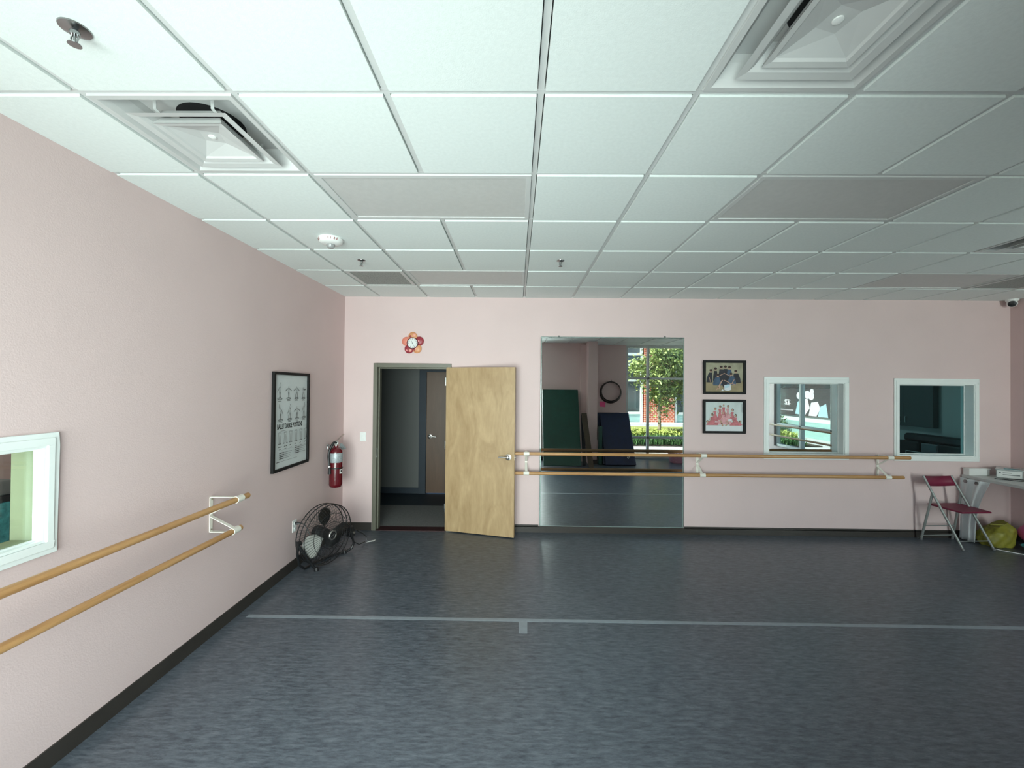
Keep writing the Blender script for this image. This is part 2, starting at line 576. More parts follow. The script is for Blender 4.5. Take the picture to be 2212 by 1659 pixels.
def setting(name, loc):
    o = bpy.data.objects.new(name, None)
    o.empty_display_size = 0.1
    COL.objects.link(o)
    o.location = loc
    o['kind'] = 'structure'
    return o


def letters(mb, s, origin, u, v, size, sx=1.0, bold=0.0, align='LEFT', ex=0.0005):
    """adds lettering to a mesh builder: u = reading direction, v = up of the letters"""
    c = bpy.data.curves.new('lettering', 'FONT')
    c.body = s
    c.size = size
    c.extrude = ex
    c.offset = bold
    c.resolution_u = 3
    c.align_x = align
    o = bpy.data.objects.new('lettering', c)
    COL.objects.link(o)
    dg = bpy.context.evaluated_depsgraph_get()
    me = bpy.data.meshes.new_from_object(o.evaluated_get(dg))
    u, v = Vector(u).normalized(), Vector(v).normalized()
    w = u.cross(v)
    og = Vector(origin)
    mb.add([og + u * (p.co.x * sx) + v * p.co.y + w * p.co.z for p in me.vertices], [tuple(f.vertices) for f in me.polygons])
    bpy.data.objects.remove(o)
    bpy.data.curves.remove(c)
    bpy.data.meshes.remove(me)


def text(name, s, origin, u, v, size, m, parent, sx=1.0, bold=0.0, align='LEFT', ex=0.0005):
    mb = MB()
    letters(mb, s, origin, u, v, size, sx, bold, align, ex)
    return mb.build(name, m, parent)


class Sheet:
    """flat print on a plane: origin + u*a + v*b, lifted along the normal in thin layers"""

    def __init__(s, origin, u, v):
        s.o, s.u, s.v = Vector(origin), Vector(u), Vector(v)
        s.n = s.u.cross(s.v).normalized()
        s.mb = MB()
        s.k = 0

    def p(s, a, b):
        return s.o + s.u * a + s.v * b + s.n * (0.00012 * s.k)

    def poly(s, pts, m=0):
        s.k += 1
        s.mb.add([s.p(a, b) for a, b in pts], [tuple(range(len(pts)))], m)

    def ell(s, a, b, ra, rb, m=0, rot=0.0, n=18):
        c, q = math.cos(rot), math.sin(rot)
        pts = []
        for i in range(n):
            t = 2 * math.pi * i / n
            x, y = ra * math.cos(t), rb * math.sin(t)
            pts.append((a + x * c - y * q, b + x * q + y * c))
        s.poly(pts, m)

    def line(s, pts, w, m=0):
        s.k += 1
        for i in range(len(pts) - 1):
            a, b = Vector(pts[i]), Vector(pts[i + 1])
            d = (b - a)
            if d.length < 1e-7:
                continue
            d.normalize()
            q = Vector((-d.y, d.x)) * (w / 2)
            a2, b2 = a - d * w * 0.3, b + d * w * 0.3
            s.mb.add([s.p(*(a2 - q)), s.p(*(b2 - q)), s.p(*(b2 + q)), s.p(*(a2 + q))], [(0, 1, 2, 3)], m)


# ------------------------------------------------------------------ the room shell
YB = 5.22          # back wall face
XL = -2.21         # left wall face
XR = 6.20          # right wall face
WT = 0.13          # wall thickness


def wall_with_holes(mb, axis, face, thick, a0, a1, z0, z1, holes, m=0):
    """wall slab in the plane axis=face, cut by rectangular holes (a0,a1,z0,z1)"""
    As = sorted({a0, a1, *[h[0] for h in holes], *[h[1] for h in holes]})
    Zs = sorted({z0, z1, *[h[2] for h in holes], *[h[3] for h in holes]})
    for i in range(len(As) - 1):
        j = 0
        while j < len(Zs) - 1:
            ca = (As[i] + As[i + 1]) / 2

            def solid(k):
                cz = (Zs[k] + Zs[k + 1]) / 2
                return not any(h[0] < ca < h[1] and h[2] < cz < h[3] for h in holes)
            if not solid(j):
                j += 1
                continue
            e = j
            while e + 1 < len(Zs) - 1 and solid(e + 1):
                e += 1
            lo, hi = min(face, face + thick), max(face, face + thick)
            if axis == 'y':
                mb.box(As[i], As[i + 1], lo, hi, Zs[j], Zs[e + 1], m)
            else:
                mb.box(lo, hi, As[i], As[i + 1], Zs[j], Zs[e + 1], m)
            j = e + 1


def struct(mb, name, mats, parent=None, bevel=0):
    o = mb.build(name, mats, parent, bevel)
    if parent is None:
        o['kind'] = 'structure'
    return o


# floor of the studio
mb = MB()
mb.box(XL - WT, XR + WT, -0.60, YB + 0.02, -0.12, 0.0)
struct(mb, 'floor', 'floor')

# back wall with doorway and two observation windows
DX0, DX1, DZ = -1.79, -0.87, 2.09
W1 = (3.177, 4.127, 1.83 - 0.808, 1.83 + 0.104)
W2 = (4.802, 5.745, 1.83 - 0.813, 1.83 + 0.099)
mb = MB()
wall_with_holes(mb, 'y', YB, WT, XL - WT, XR + WT, 0.0, 3.05, [(DX0, DX1, -1, DZ), W1, W2])
struct(mb, 'wall_back', 'pink')

# left wall with a window near the camera
LW = (0.95, 1.90, 1.83 - 0.745, 1.83 - 0.290)
mb = MB()
wall_with_holes(mb, 'x', XL, -WT, -0.60, YB, 0.0, 3.05, [LW])
struct(mb, 'wall_left', 'pink')

# right wall with the side shop window
RW = (0.66, 3.30, 0.50, 2.80)
mb = MB()
wall_with_holes(mb, 'x', XR, WT, -0.60, YB, 0.0, 3.05, [RW])
struct(mb, 'wall_right', 'pink')

# front wall (behind the camera): pier with a column between the two glass fronts
mb = MB()
mb.box(0.62, 1.75, -0.55, 0.02, 0, 3.0)
mb.box(1.61, 1.75, 0.02, 0.10, 0, 2.93)
mb.box(1.75, 1.97, -0.55, 0.40, 0, 3.0)
mb.box(1.97, 2.88, -0.55, -0.40, 0, 3.0)
struct(mb, 'wall_front', 'pink')

# baseboards
mb = MB()
mb.box(XL, DX0 - 0.045, YB - 0.008, YB, 0, 0.098)
mb.box(DX1 + 0.045, XR, YB - 0.008, YB, 0, 0.078)
mb.box(DX1 + 0.045, 0.29, YB - 0.008, YB, 0.07, 0.098)
mb.box(2.13, XR, YB - 0.008, YB, 0.07, 0.098)
struct(mb, 'baseboard_back', 'base')
mb = MB()
mb.box(XL, XL + 0.008, -0.5, YB - 0.008, 0, 0.098)
struct(mb, 'baseboard_left', 'base')
mb = MB()
mb.box(XR - 0.008, XR, -0.5, YB - 0.008, 0, 0.098)
struct(mb, 'baseboard_right', 'base')
mb = MB()
mb.box(0.62, 1.75, 0.02, 0.028, 0, 0.098)
mb.box(1.75, 1.97, 0.40, 0.408, 0, 0.098)
mb.box(1.97, 1.978, -0.40, 0.40, 0, 0.098)
mb.box(1.97, 2.88, -0.40, -0.392, 0, 0.098)
struct(mb, 'baseboard_front', 'base')

# ceiling: tegular tiles hanging a little below the metal grid
GX0, GY0, T = 0.0849, 1.5943, 0.6096
DIFF = [(-3, 0), (1, -1), (6, 2)]
RETURN = [(-3, 4), (8, 4)]
LIGHT = [(-2, 1), (2, 1), (-2, 4), (6, 4)]
skip = set(DIFF) | set(RETURN)
for c, r in LIGHT:
    skip |= {(c, r), (c + 1, r)}
mb = MB()
TG = 0.0165
for c in range(-4, 11):
    for r in range(-4, 7):
        if (c, r) in skip:
            continue
        x0, x1 = GX0 + c * T + TG, GX0 + (c + 1) * T - TG
        y0, y1 = GY0 + r * T + TG, GY0 + (r + 1) * T - TG
        x0, x1 = max(x0, XL), min(x1, XR)
        y0, y1 = max(y0, -0.5), min(y1, YB)
        if x1 - x0 < 0.02 or y1 - y0 < 0.02:
            continue
        mb.box(x0, x1, y0, y1, H_CEIL, H_CEIL + 0.02, 0)
ceil = mb.build('ceiling', ['tile'])
ceil['kind'] = 'structure'
mb = MB()
for c in range(-3, 11):
    x = GX0 + c * T
    y = -0.5
    for r in range(-4, 7):
        ya, yb = max(-0.5, GY0 + r * T), min(YB, GY0 + (r + 1) * T)
        if (c - 1, r) in LIGHT or yb <= ya:
            continue
        mb.box(x - 0.012, x + 0.012, ya, yb, H_CEIL + 0.010, H_CEIL + 0.05)
for r in range(-3, 7):
    y = GY0 + r * T
    if y < YB:
        mb.box(XL, XR, y - 0.012, y + 0.012, H_CEIL + 0.0095, H_CEIL + 0.05)
mb.box(XL, XL + 0.018, -0.5, YB, H_CEIL + 0.004, H_CEIL + 0.03)
mb.box(XR - 0.018, XR, -0.5, YB, H_CEIL + 0.004, H_CEIL + 0.03)
mb.box(XL, XR, YB - 0.018, YB, H_CEIL + 0.004, H_CEIL + 0.03)
mb.build('ceiling_grid', 'grid', ceil)
# roof slab over the whole building
mb = MB()
mb.box(-6.2, XR + WT, -0.70, 9.2, 3.25, 3.45)
mb.box(-6.2, XR + WT, YB + 0.0, 9.2, 3.05, 3.25)
mb.box(-6.2, XL, -0.70, YB, 3.05, 3.25)
mb.box(XL - WT, XR + WT, -0.70, -0.55, 2.99, 3.25)
struct(mb, 'ceiling_roof_slab', 'white')

# ------------------------------------------------------------------ windows


def casing(mb, axis, face, out, h, w, t, k=1.0, m=0):
    """flat picture-frame casing round the hole h; w = (sides, top, bottom) widths, thickness t towards out (+1/-1)"""
    a0, a1, z0, z1 = h
    ws, wt, wb_ = w[0] * k, w[1] * k, w[2] * k
    for (p, q, r, s) in ((a0 - ws, a1 + ws, z1, z1 + wt), (a0 - ws, a1 + ws, z0 - wb_, z0), (a0 - ws, a0, z0, z1), (a1, a1 + ws, z0, z1)):
        lo, hi = sorted((face, face + out * t))
        if axis == 'y':
            mb.box(p, q, lo, hi, r, s, m)
        else:
            mb.box(lo, hi, p, q, r, s, m)


def jambs(mb, axis, d0, d1, h, t, m=0):
    a0, a1, z0, z1 = h
    lo, hi = sorted((d0, d1))
    for (p, q, r, s) in ((a0, a1, z1 - t, z1), (a0, a1, z0, z0 + t), (a0, a0 + t, z0 + t, z1 - t), (a1 - t, a1, z0 + t, z1 - t)):
        if axis == 'y':
            mb.box(p, q, lo, hi, r, s, m)
        else:
            mb.box(lo, hi, p, q, r, s, m)


def inner_window(name, axis, face, out, h, pane, w, depth, rear='white'):
    a0, a1, z0, z1 = h
    c = ((a0 + a1) / 2, face, z0) if axis == 'y' else (face, (a0 + a1) / 2, z0)
    root = setting(name, c)
    mb = MB()
    casing(mb, axis, face, out, h, w, 0.014)
    casing(mb, axis, face + out * 0.014, out, h, w, 0.006, 0.60)
    mb.build('casing', 'white', root, 0.003)
    mb = MB()
    jambs(mb, axis, face + out * 0.012, face - out * (depth + .006), h, 0.012)
    d = face - out * (depth - 0.012)
    jambs(mb, axis, d, d - out * 0.012, (a0 + .012, a1 - .012, z0 + .012, z1 - .012), 0.008)
    mb.build('jamb', 'white', root, 0.002)
    mb = MB()
    jambs(mb, axis, face - out * (depth + .006), face - out * (WT + .012), h, 0.014)
    mb.build('rear_jamb', rear, root, 0.002)
    mb = MB()
    e = face - out * depth
    lo, hi = sorted((e, e - out * 0.006))
    if axis == 'y':
        mb.box(a0 + .016, a1 - .016, lo, hi, z0 + .016, z1 - .016)
    else:
        mb.box(lo, hi, a0 + .016, a1 - .016, z0 + .016, z1 - .016)
    mb.build('glass_pane', pane, root)
    return root


inner_window('window_1', 'y', YB, -1, W1, 'coated_pane', (.055, .066, .058), 0.085)
inner_window('window_2', 'y', YB, -1, W2, 'pane', (.055, .066, .058), 0.105)
inner_window('window_3', 'x', XL, 1, LW, 'lobby_pane', (.050, .058, .058), 0.030, 'pale_green')


def shop_window(name, axis, d0, d1, a0, a1, z0, z1, verts, horis, fw=0.055):
    root = setting(name, ((a0 + a1) / 2, d0, z0) if axis == 'y' else (d0, (a0 + a1) / 2, z0))

    def bx(mb, p, q, r, s, e0=d0, e1=d1):
        if axis == 'y':
            mb.box(p, q, e0, e1, r, s)
        else:
            mb.box(e0, e1, p, q, r, s)
    mb = MB()
    bx(mb, a0, a1, z1 - fw, z1)
    bx(mb, a0, a1, z0, z0 + fw)
    bx(mb, a0, a0 + fw, z0 + fw, z1 - fw)
    bx(mb, a1 - fw, a1, z0 + fw, z1 - fw)
    for a in verts:
        bx(mb, a - fw / 2, a + fw / 2, z0 + fw, z1 - fw)
    for z in horis:
        bx(mb, a0 + fw, a1 - fw, z - fw / 2, z + fw / 2)
    mb.build('window_frame', 'frame_alu', root, 0.003)
    As = [a0] + list(verts) + [a1]
    Zs = [z0] + list(horis) + [z1]
    e = (d0 + d1) / 2
    for i in range(len(As) - 1):
        for j in range(len(Zs) - 1):
            mb = MB()
            bx(mb, As[i] + fw / 2, As[i + 1] - fw / 2, Zs[j] + fw / 2, Zs[j + 1] - fw / 2, e - 0.004, e + 0.004)
            mb.build('glass_pane', 'shop_pane', root)
    return root


shop_window('window_4', 'y', -0.53, -0.43, XL, 0.62, 0.0, 2.99, [-0.80], [0.55, 2.11])
shop_window('window_5', 'y', -0.53, -0.43, 2.88, XR, 0.0, 2.97, [3.47, 4.97], [0.55, 2.11])
shop_window('window_6', 'x', XR + 0.03, XR + 0.12, RW[0], RW[1], RW[2], RW[3], [1.52, 2.42], [1.02], 0.06)

# ------------------------------------------------------------------ doors
door = setting('door_1', (DX1, YB, 0))
mb = MB()
FC = 0.05
for (p, q, r, s) in ((DX0 - FC + .012, DX0 + .012, 0, DZ + FC - .012), (DX1 - .012, DX1 + FC - .012, 0, DZ + FC - .012), (DX0 + .012, DX1 - .012, DZ - .012, DZ + FC - .012)):
    mb.box(p, q, YB - 0.018, YB + WT + 0.018, r, s)
for (p, q, r, s) in ((DX0 + .012, DX0 + .030, 0, DZ - .012), (DX1 - .030, DX1 - .012, 0, DZ - .012), (DX0 + .030, DX1 - .030, DZ - .030, DZ - .012)):
    mb.box(p, q, YB + 0.035, YB + WT - 0.02, r, s)
mb.build('door_frame', 'olive', door, 0.003)
mb = MB()
mb.box(DX0 + .008, DX0 + .0135, YB + 0.0, YB + 0.03, 0.93, 1.05)
mb.build('strike_plate', 'dark_steel', door, 0.001)
mb = MB()
mb.box(DX0 + .012, DX1 - .012, YB - 0.015, YB + WT, 0.0, 0.008)
mb.build('threshold', 'threshold', door)
# open leaf: hinge edge at (-0.9, 5.2), free edge at (-0.02, 4.98)
hp = Vector((-0.897, 5.205, 0))
tp = Vector((-0.020, 4.982, 0))
du = (tp - hp).normalized()
dn = Vector((du.y, -du.x, 0))          # towards the camera
LW_ = (tp - hp).length
leaf = MB()
a = hp - dn * 0.0
leaf.slab([a + Vector((0, 0, .012)), a + du * LW_ + Vector((0, 0, .012)), a + du * LW_ + Vector((0, 0, 2.082)), a + Vector((0, 0, 2.082))], -dn * 0.044 * -1 * -1)
leaf_o = leaf.build('door_leaf', 'maple', door, 0.002)


def lever(parent, c, n, arm, mtl='steel', rose=0.040, length=0.115):
    """rose + neck + lever handle on a face with outward normal n"""
    n, arm = Vector(n), Vector(arm)
    m_ = MB()
    m_.lathe([(rose, 0), (rose, 0.006), (rose * 0.92, 0.011), (rose * 0.45, 0.015), (0.013, 0.018), (0.012, 0.050), (0.0, 0.052)], c, n, 28)
    p = Vector(c) + n * 0.045
    m_.tube([p, p + arm * 0.03, p + arm * (length * 0.7) + Vector((0, 0, .002)), p + arm * length - Vector((0, 0, .002))], [0.012, 0.011, 0.010, 0.009], 12)
    return m_.build('lever_handle', mtl, parent)


lev_c = hp + du * (LW_ - 0.075) + Vector((0, 0, 0.985)) + dn * 0.0
lever(leaf_o, lev_c, dn, -du)
mb = MB()
q = tp + Vector((0, 0, 0.95))
mb.slab([q + du * 0.001, q + du * 0.001 - dn * 0.03, q + du * 0.001 - dn * 0.03 + Vector((0, 0, .06)), q + du * 0.001 + Vector((0, 0, .06))], du * 0.002)
mb.tube([q + Vector((0, 0, .03)) - dn * 0.015, q + Vector((0, 0, .03)) - dn * 0.015 + du * 0.013], 0.008, 10)
mb.build('latch', 'steel', leaf_o)
for z in (0.25, 1.05, 1.85):
    mb = MB()
    mb.tube([hp + Vector((-0.006, 0.004, z)), hp + Vector((-0.006, 0.004, z + 0.1))], 0.007, 10)
    mb.build('hinge', 'dark_steel', door)

# corridor behind the door
CY = 7.05
mb = MB()
mb.box(-2.6, 1.2, YB + 0.02, 6.33, -0.12, 0.0, 0)
mb.box(-2.6, 1.2, 6.33, CY + WT, -0.12, 0.0, 1)
struct(mb, 'floor_corridor', ['carpet', 'navy_floor'])
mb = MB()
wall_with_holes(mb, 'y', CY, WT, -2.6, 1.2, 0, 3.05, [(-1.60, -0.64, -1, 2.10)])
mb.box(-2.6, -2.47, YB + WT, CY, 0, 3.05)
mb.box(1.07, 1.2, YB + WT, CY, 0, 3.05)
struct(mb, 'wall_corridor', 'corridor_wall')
mb = MB()
mb.box(-2.47, 1.07, YB + WT, CY, 2.70, 2.80)
struct(mb, 'ceiling_corridor', 'tile')
door2 = setting('door_2', (-1.12, CY, 0))
mb = MB()
for (p, q, r, s) in ((-1.67, -1.55, 0, 2.16), (-0.69, -0.57, 0, 2.16), (-1.55, -0.69, 2.09, 2.16)):
    mb.box(p, q, CY - 0.03, CY + 0.10, r, s)
mb.build('door_frame', 'navy_floor', door2, 0.003)
mb = MB()
mb.box(-1.547, -0.693, CY - 0.005, CY + 0.04, 0.012, 2.088)
lf2 = mb.build('door_leaf', 'brown_door', door2, 0.002)
lever(lf2, (-1.485, CY - 0.005, 0.98), (0, -1, 0), (1, 0, 0), 'steel')
mb = MB()
mb.box(-2.47, -1.67, CY - 0.008, CY, 0, 0.10)
mb.box(-0.57, 1.07, CY - 0.008, CY, 0, 0.10)
struct(mb, 'baseboard_corridor', 'navy_floor')

# ------------------------------------------------------------------ room seen through the two back windows
BY = 8.6
mb = MB()
mb.box(1.2, XR + WT, YB + 0.02, BY, -0.12, 0.0)
struct(mb, 'floor_office', 'carpet')
mb = MB()
mb.box(1.2, XR, BY, BY + WT, 0, 3.05)
mb.box(XR, XR + WT, YB, BY + WT, 0, 3.05)
struct(mb, 'wall_office', 'grey_wall')
mb = MB()
mb.box(1.2, XR, YB + WT, BY, 2.75, 2.85)
struct(mb, 'ceiling_office', 'tile')

cab = thing('wall_cabinet', (6.16, 6.6, 1.29), 'dark wall cabinet with two bar handles, seen through the far white window', 'cabinet')
mb = MB()
mb.box(6.13, 6.195, 6.09, 7.20, 1.290, 2.25)
mb.build('carcass', 'cabinet', cab, 0.002)
for (y0, y1, hy) in ((6.093, 6.555, 6.505), (6.559, 6.88, 6.605), (6.884, 7.195, 7.15)):
    mb = MB()
    mb.box(6.112, 6.129, y0, y1, 1.295, 2.245)
    d_ = mb.build('cabinet_door', 'cabinet', cab, 0.002)
    mb = MB()
    mb.tube([(6.112, hy, 1.35), (6.092, hy, 1.352), (6.092, hy, 1.440), (6.112, hy, 1.442)], 0.005, 8)
    mb.build('bar_handle', 'steel', d_)
ctr = thing('counter', (5.85, 6.2, 0), 'dark counter under the speakers, behind the far white window', 'counter')
mb = MB()
mb.box(5.52, 6.195, 5.42, 7.4, 0.83, 0.87)
mb.build('worktop', 'cabinet', ctr, 0.003)
for i, (y0, y1) in enumerate(((5.43, 6.40), (6.41, 7.39))):
    mb = MB()
    mb.box(5.56, 6.19, y0, y1, 0.0, 0.83)
    mb.build('cupboard', 'cabinet', ctr, 0.003)
spk = [(6.05, 6.36, 'black speaker box under the far end of the soundbar, behind window glass'),
       (5.46, 5.78, 'black speaker box under the near end of the soundbar, behind window glass')]
for y0, y1, lb in spk:
    t = thing('speaker_box', (5.99, (y0 + y1) / 2, 0.87), lb, 'speaker', 'speaker boxes on the office counter')
    mb = MB()
    mb.box(5.86, 6.12, y0, y1, 0.871, 1.095)
    mb.build('speaker_cabinet', 'black', t, 0.008)
    mb = MB()
    mb.box(5.853, 5.86, y0 + 0.015, y1 - 0.015, 0.886, 1.08)
    mb.build('speaker_grille', 'black_metal', t, 0.003)
t = thing('receiver', (6.0, 5.93, 0.87), 'small silver-grey player between the speaker boxes behind the window', 'stereo')
mb = MB()
mb.box(5.88, 6.10, 5.80, 6.03, 0.871, 1.085)
mb.build('housing', 'grey_plastic', t, 0.006)
mb = MB()
mb.box(5.874, 5.88, 5.81, 6.02, 0.98, 1.07)
mb.build('front_panel', 'facade_grey', t, 0.002)
t = thing('soundbar', (5.95, 5.9, 1.098), 'long black soundbar lying across speaker boxes, seen through window glass', 'soundbar')
mb = MB()
prof = [(5.90, 1.100), (5.88, 1.125), (5.89, 1.185), (5.92, 1.205), (6.02, 1.205), (6.04, 1.180), (6.04, 1.100)]
mb.slab([(x, 5.40, z) for x, z in prof], (0, 0.90, 0))
mb.build('bar_body', 'black', t, 0.008)
mb = MB()
mb.box(5.882, 5.886, 5.86, 5.91, 1.128, 1.136)
mb.build('badge', 'steel', t)
t = thing('picture_frame', (5.70, 6.05, 0.87), 'thin silver frame standing on the counter behind the far window', 'frame')
mb = MB()
y0, y1, z0, z1, w = 5.86, 6.13, 0.871, 0.965, 0.008
for (a, b, c, d) in ((y0, y1, z1 - w, z1), (y0, y1, z0, z0 + w), (y0, y0 + w, z0 + w, z1 - w), (y1 - w, y1, z0 + w, z1 - w)):
    mb.box(5.75, 5.765, a, b, c, d)
mb.build('border', 'white_enamel', t, 0.001)
mb = MB()
mb.box(5.757, 5.763, y0 + w, y1 - w, z0 + w, z1 - w)
mb.build('panel', 'black', t)

# ------------------------------------------------------------------ lobby beyond the left window
mb = MB()
mb.box(-6.2, XL - WT, -0.6, YB, -0.12, 0)
struct(mb, 'floor_lobby', 'carpet')
mb = MB()
mb.box(-6.2, -6.07, -0.6, YB + WT, 0, 3.05)
mb.box(-6.07, XL - WT, YB, YB + WT, 0, 3.05)
struct(mb, 'wall_lobby', 'pink')
t = thing('copier_kiosk', (-3.4, 2.2, 0), 'tall black machine with lit teal screen behind the near window', 'machine')
mb = MB()
mb.box(-3.65, -3.05, 1.70, 2.475, 0, 1.16)
mb.build('housing', 'black', t, 0.012)
mb = MB()
mb.box(-3.05, -3.035, 1.76, 2.435, 0.88, 1.12)
sc = mb.build('screen', 'screen', t, 0.003)
mb = MB()
mb.box(-3.65, -3.02, 1.70, 2.475, 1.165, 1.25)
mb.build('lid', 'grey_plastic', t, 0.02, 3)

# unseen fill lamps added to brighten the office and the lobby
area_lamp('office_fill', (4.6, 6.9, 2.70), (0, 0, -1), 0.5, 0.5, 8.0, (0.88, 0.98, 1.0))
area_lamp('lobby_fill', (-4.2, -0.55, 1.6), (0, 1, 0), 3.0, 2.4, 48.0, (0.95, 1.0, 0.97))

# ------------------------------------------------------------------ ceiling fittings


def ceiling_diffuser(c, r, label):
    x, y = GX0 + (c + .5) * T, GY0 + (r + .5) * T
    t = thing('ceiling_diffuser', (x, y, H_CEIL), label, 'air vent', 'square ceiling air diffusers')

    def ring(mb, h0, z0, h1, z1, m=0):
        vs, fs = [], []
        for h, z in ((h0, z0), (h1, z1)):
            vs += [(x - h, y - h, z), (x + h, y - h, z), (x + h, y + h, z), (x - h, y + h, z)]
        for i in range(4):
            j = (i + 1) % 4
            fs.append((i, j, 4 + j, 4 + i))
        mb.add(vs, fs, m)

    Z = H_CEIL
    mb = MB()
    prof = [(0.292, Z + .012), (0.292, Z), (0.270, Z), (0.252, Z + .020), (0.225, Z + .060), (0.215, Z + .085)]
    for i in range(len(prof) - 1):
        ring(mb, *prof[i], *prof[i + 1])
    # top plate with a round duct opening
    n = 32
    vs, fs = [], []
    R, Rp = 0.135, 0.215
    for i in range(n):
        a_ = 2 * math.pi * i / n
        cx, cy = math.cos(a_), math.sin(a_)
        k = Rp / max(abs(cx), abs(cy))
        vs += [(x + R * cx, y + R * cy, Z + .085), (x + k * cx, y + k * cy, Z + .085)]
    for i in range(n):
        j = (i + 1) % n
        fs.append((2 * i, 2 * i + 1, 2 * j + 1, 2 * j))
    mb.add(vs, fs)
    mb.build('housing', 'white_enamel', t)
    mb = MB()
    mb.lathe([(0.135, Z + .085), (0.135, Z + .22), (0.0, Z + .22)], (x, y, 0), (0, 0, 1), 32)
    mb.build('duct', 'duct', t)

    def cone(mb, prof, th=0.0025):
        for i in range(len(prof) - 1):
            ring(mb, *prof[i], *prof[i + 1])
        pr2 = [(h - th, z + th * 0.6) for h, z in prof]
        for i in range(len(pr2) - 1):
            ring(mb, *pr2[i], *pr2[i + 1])
        ring(mb, *prof[0], *pr2[0])
        ring(mb, *prof[-1], *pr2[-1])
    mb = MB()
    cone(mb, [(0.212, Z - .014), (0.182, Z - .010), (0.168, Z + .000), (0.140, Z + .035), (0.128, Z + .052)])
    mb.build('louver', 'white_enamel', t)
    mb = MB()
    P = [(0.150, Z - .018), (0.128, Z - .015), (0.120, Z - .008)]
    for i in range(len(P) - 1):
        ring(mb, *P[i], *P[i + 1])
    hb, zt = 0.120, Z - .008
    # hollow pyramid with a square top turned by 20 degrees
    ins = []
    for k in range(4):
        a_ = math.radians(45 + 90 * k + 16)
        ins.append((x + 0.058 * math.cos(a_), y + 0.058 * math.sin(a_), Z + .016))
    out = [(x + hb, y + hb, zt), (x - hb, y + hb, zt), (x - hb, y - hb, zt), (x + hb, y - hb, zt)]
    mb.add(out + ins, [(0, 1, 4), (1, 5, 4), (1, 2, 5), (2, 6, 5), (2, 3, 6), (3, 7, 6), (3, 0, 7), (0, 4, 7), (4, 5, 6, 7)])
    ring(mb, 0.150, Z - .016, 0.147, Z - .010)
    ring(mb, 0.147, Z - .010, 0.130, Z + .020)
    cp = mb.build('center_pan', 'white_enamel', t)
    mb = MB()
    mb.lathe([(0.016, 0.0), (0.016, 0.004), (0.0, 0.008)], (x, y, Z + .016), (0, 0, -1), 20)
    mb.build('button', 'white_plastic', cp)
    for sx, sy in ((1, 1), (-1, 1), (1, -1), (-1, -1)):
        mb = MB()
        mb.strap([(x + sx * .125, y + sy * .150, Z + .030), (x + sx * .125, y + sy * .168, Z + .034), (x + sx * .125, y + sy * .172, Z + .085)], (1, 0, 0), 0.014, 0.002)
        mb.build('hanger', 'white_enamel', t)
    return t


ceiling_diffuser(-3, 0, 'square white air diffuser beside the pink side wall and the chrome sprinkler')
ceiling_diffuser(1, -1, 'big square white air diffuser cut off by the top edge of the photo')
ceiling_diffuser(6, 2, 'square ceiling diffuser cut by the photo edge, above the far white window')

for (c, r), lb in zip(RETURN, ('square perforated return grille beside the light panel over the open doorway',
                               'square return grille in ceiling near the security camera')):
    x0, y0 = GX0 + c * T, GY0 + r * T
    t = thing('return_grille', (x0 + T / 2, y0 + T / 2, H_CEIL), lb, 'air vent', 'perforated ceiling return grilles')
    mb = MB()
    a, b, w = 0.014, T - 0.014, 0.035
    Z = H_CEIL - 0.004
    mb.box(x0 + a, x0 + b, y0 + a, y0 + a + w, Z, Z + .02)
    mb.box(x0 + a, x0 + b, y0 + b - w, y0 + b, Z, Z + .02)
    mb.box(x0 + a, x0 + a + w, y0 + a + w, y0 + b - w, Z, Z + .02)
    mb.box(x0 + b - w, x0 + b, y0 + a + w, y0 + b - w, Z, Z + .02)
    mb.build('frame', 'white_enamel', t, 0.002)
    mb = MB()
    mb.box(x0 + a + w, x0 + b - w, y0 + a + w, y0 + b - w, Z + .006, Z + .012)
    mb.build('perforated_face', 'perforated', t)

for (c, r), lb in zip(LIGHT, ('unlit grey light panel in the ceiling between the air diffuser and the fire alarm',
                              'unlit grey light panel in the ceiling above the framed pictures',
                              'unlit light panel beside the perforated return grille, above the doorway',
                              'unlit light panel beside the return grille near the corner security camera')):
    x0, y0 = GX0 + c * T, GY0 + r * T
    L = 2 * T
    t = thing('ceiling_light_panel', (x0 + T, y0 + T / 2, H_CEIL), lb, 'ceiling light', 'unlit light panels in the ceiling')
    mb = MB()
    a, w = 0.014, 0.028
    Z = H_CEIL + 0.002
    mb.box(x0 + a, x0 + L - a, y0 + a, y0 + a + w, Z, Z + .03)
    mb.box(x0 + a, x0 + L - a, y0 + T - a - w, y0 + T - a, Z, Z + .03)
    mb.box(x0 + a, x0 + a + w, y0 + a + w, y0 + T - a - w, Z, Z + .03)
    mb.box(x0 + L - a - w, x0 + L - a, y0 + a + w, y0 + T - a - w, Z, Z + .03)
    mb.build('frame', 'grid', t, 0.002)
    mb = MB()
    mb.box(x0 + a + w, x0 + L - a - w, y0 + a + w, y0 + T - a - w, Z + .006, Z + .012)
    mb.build('lens', 'lens', t)

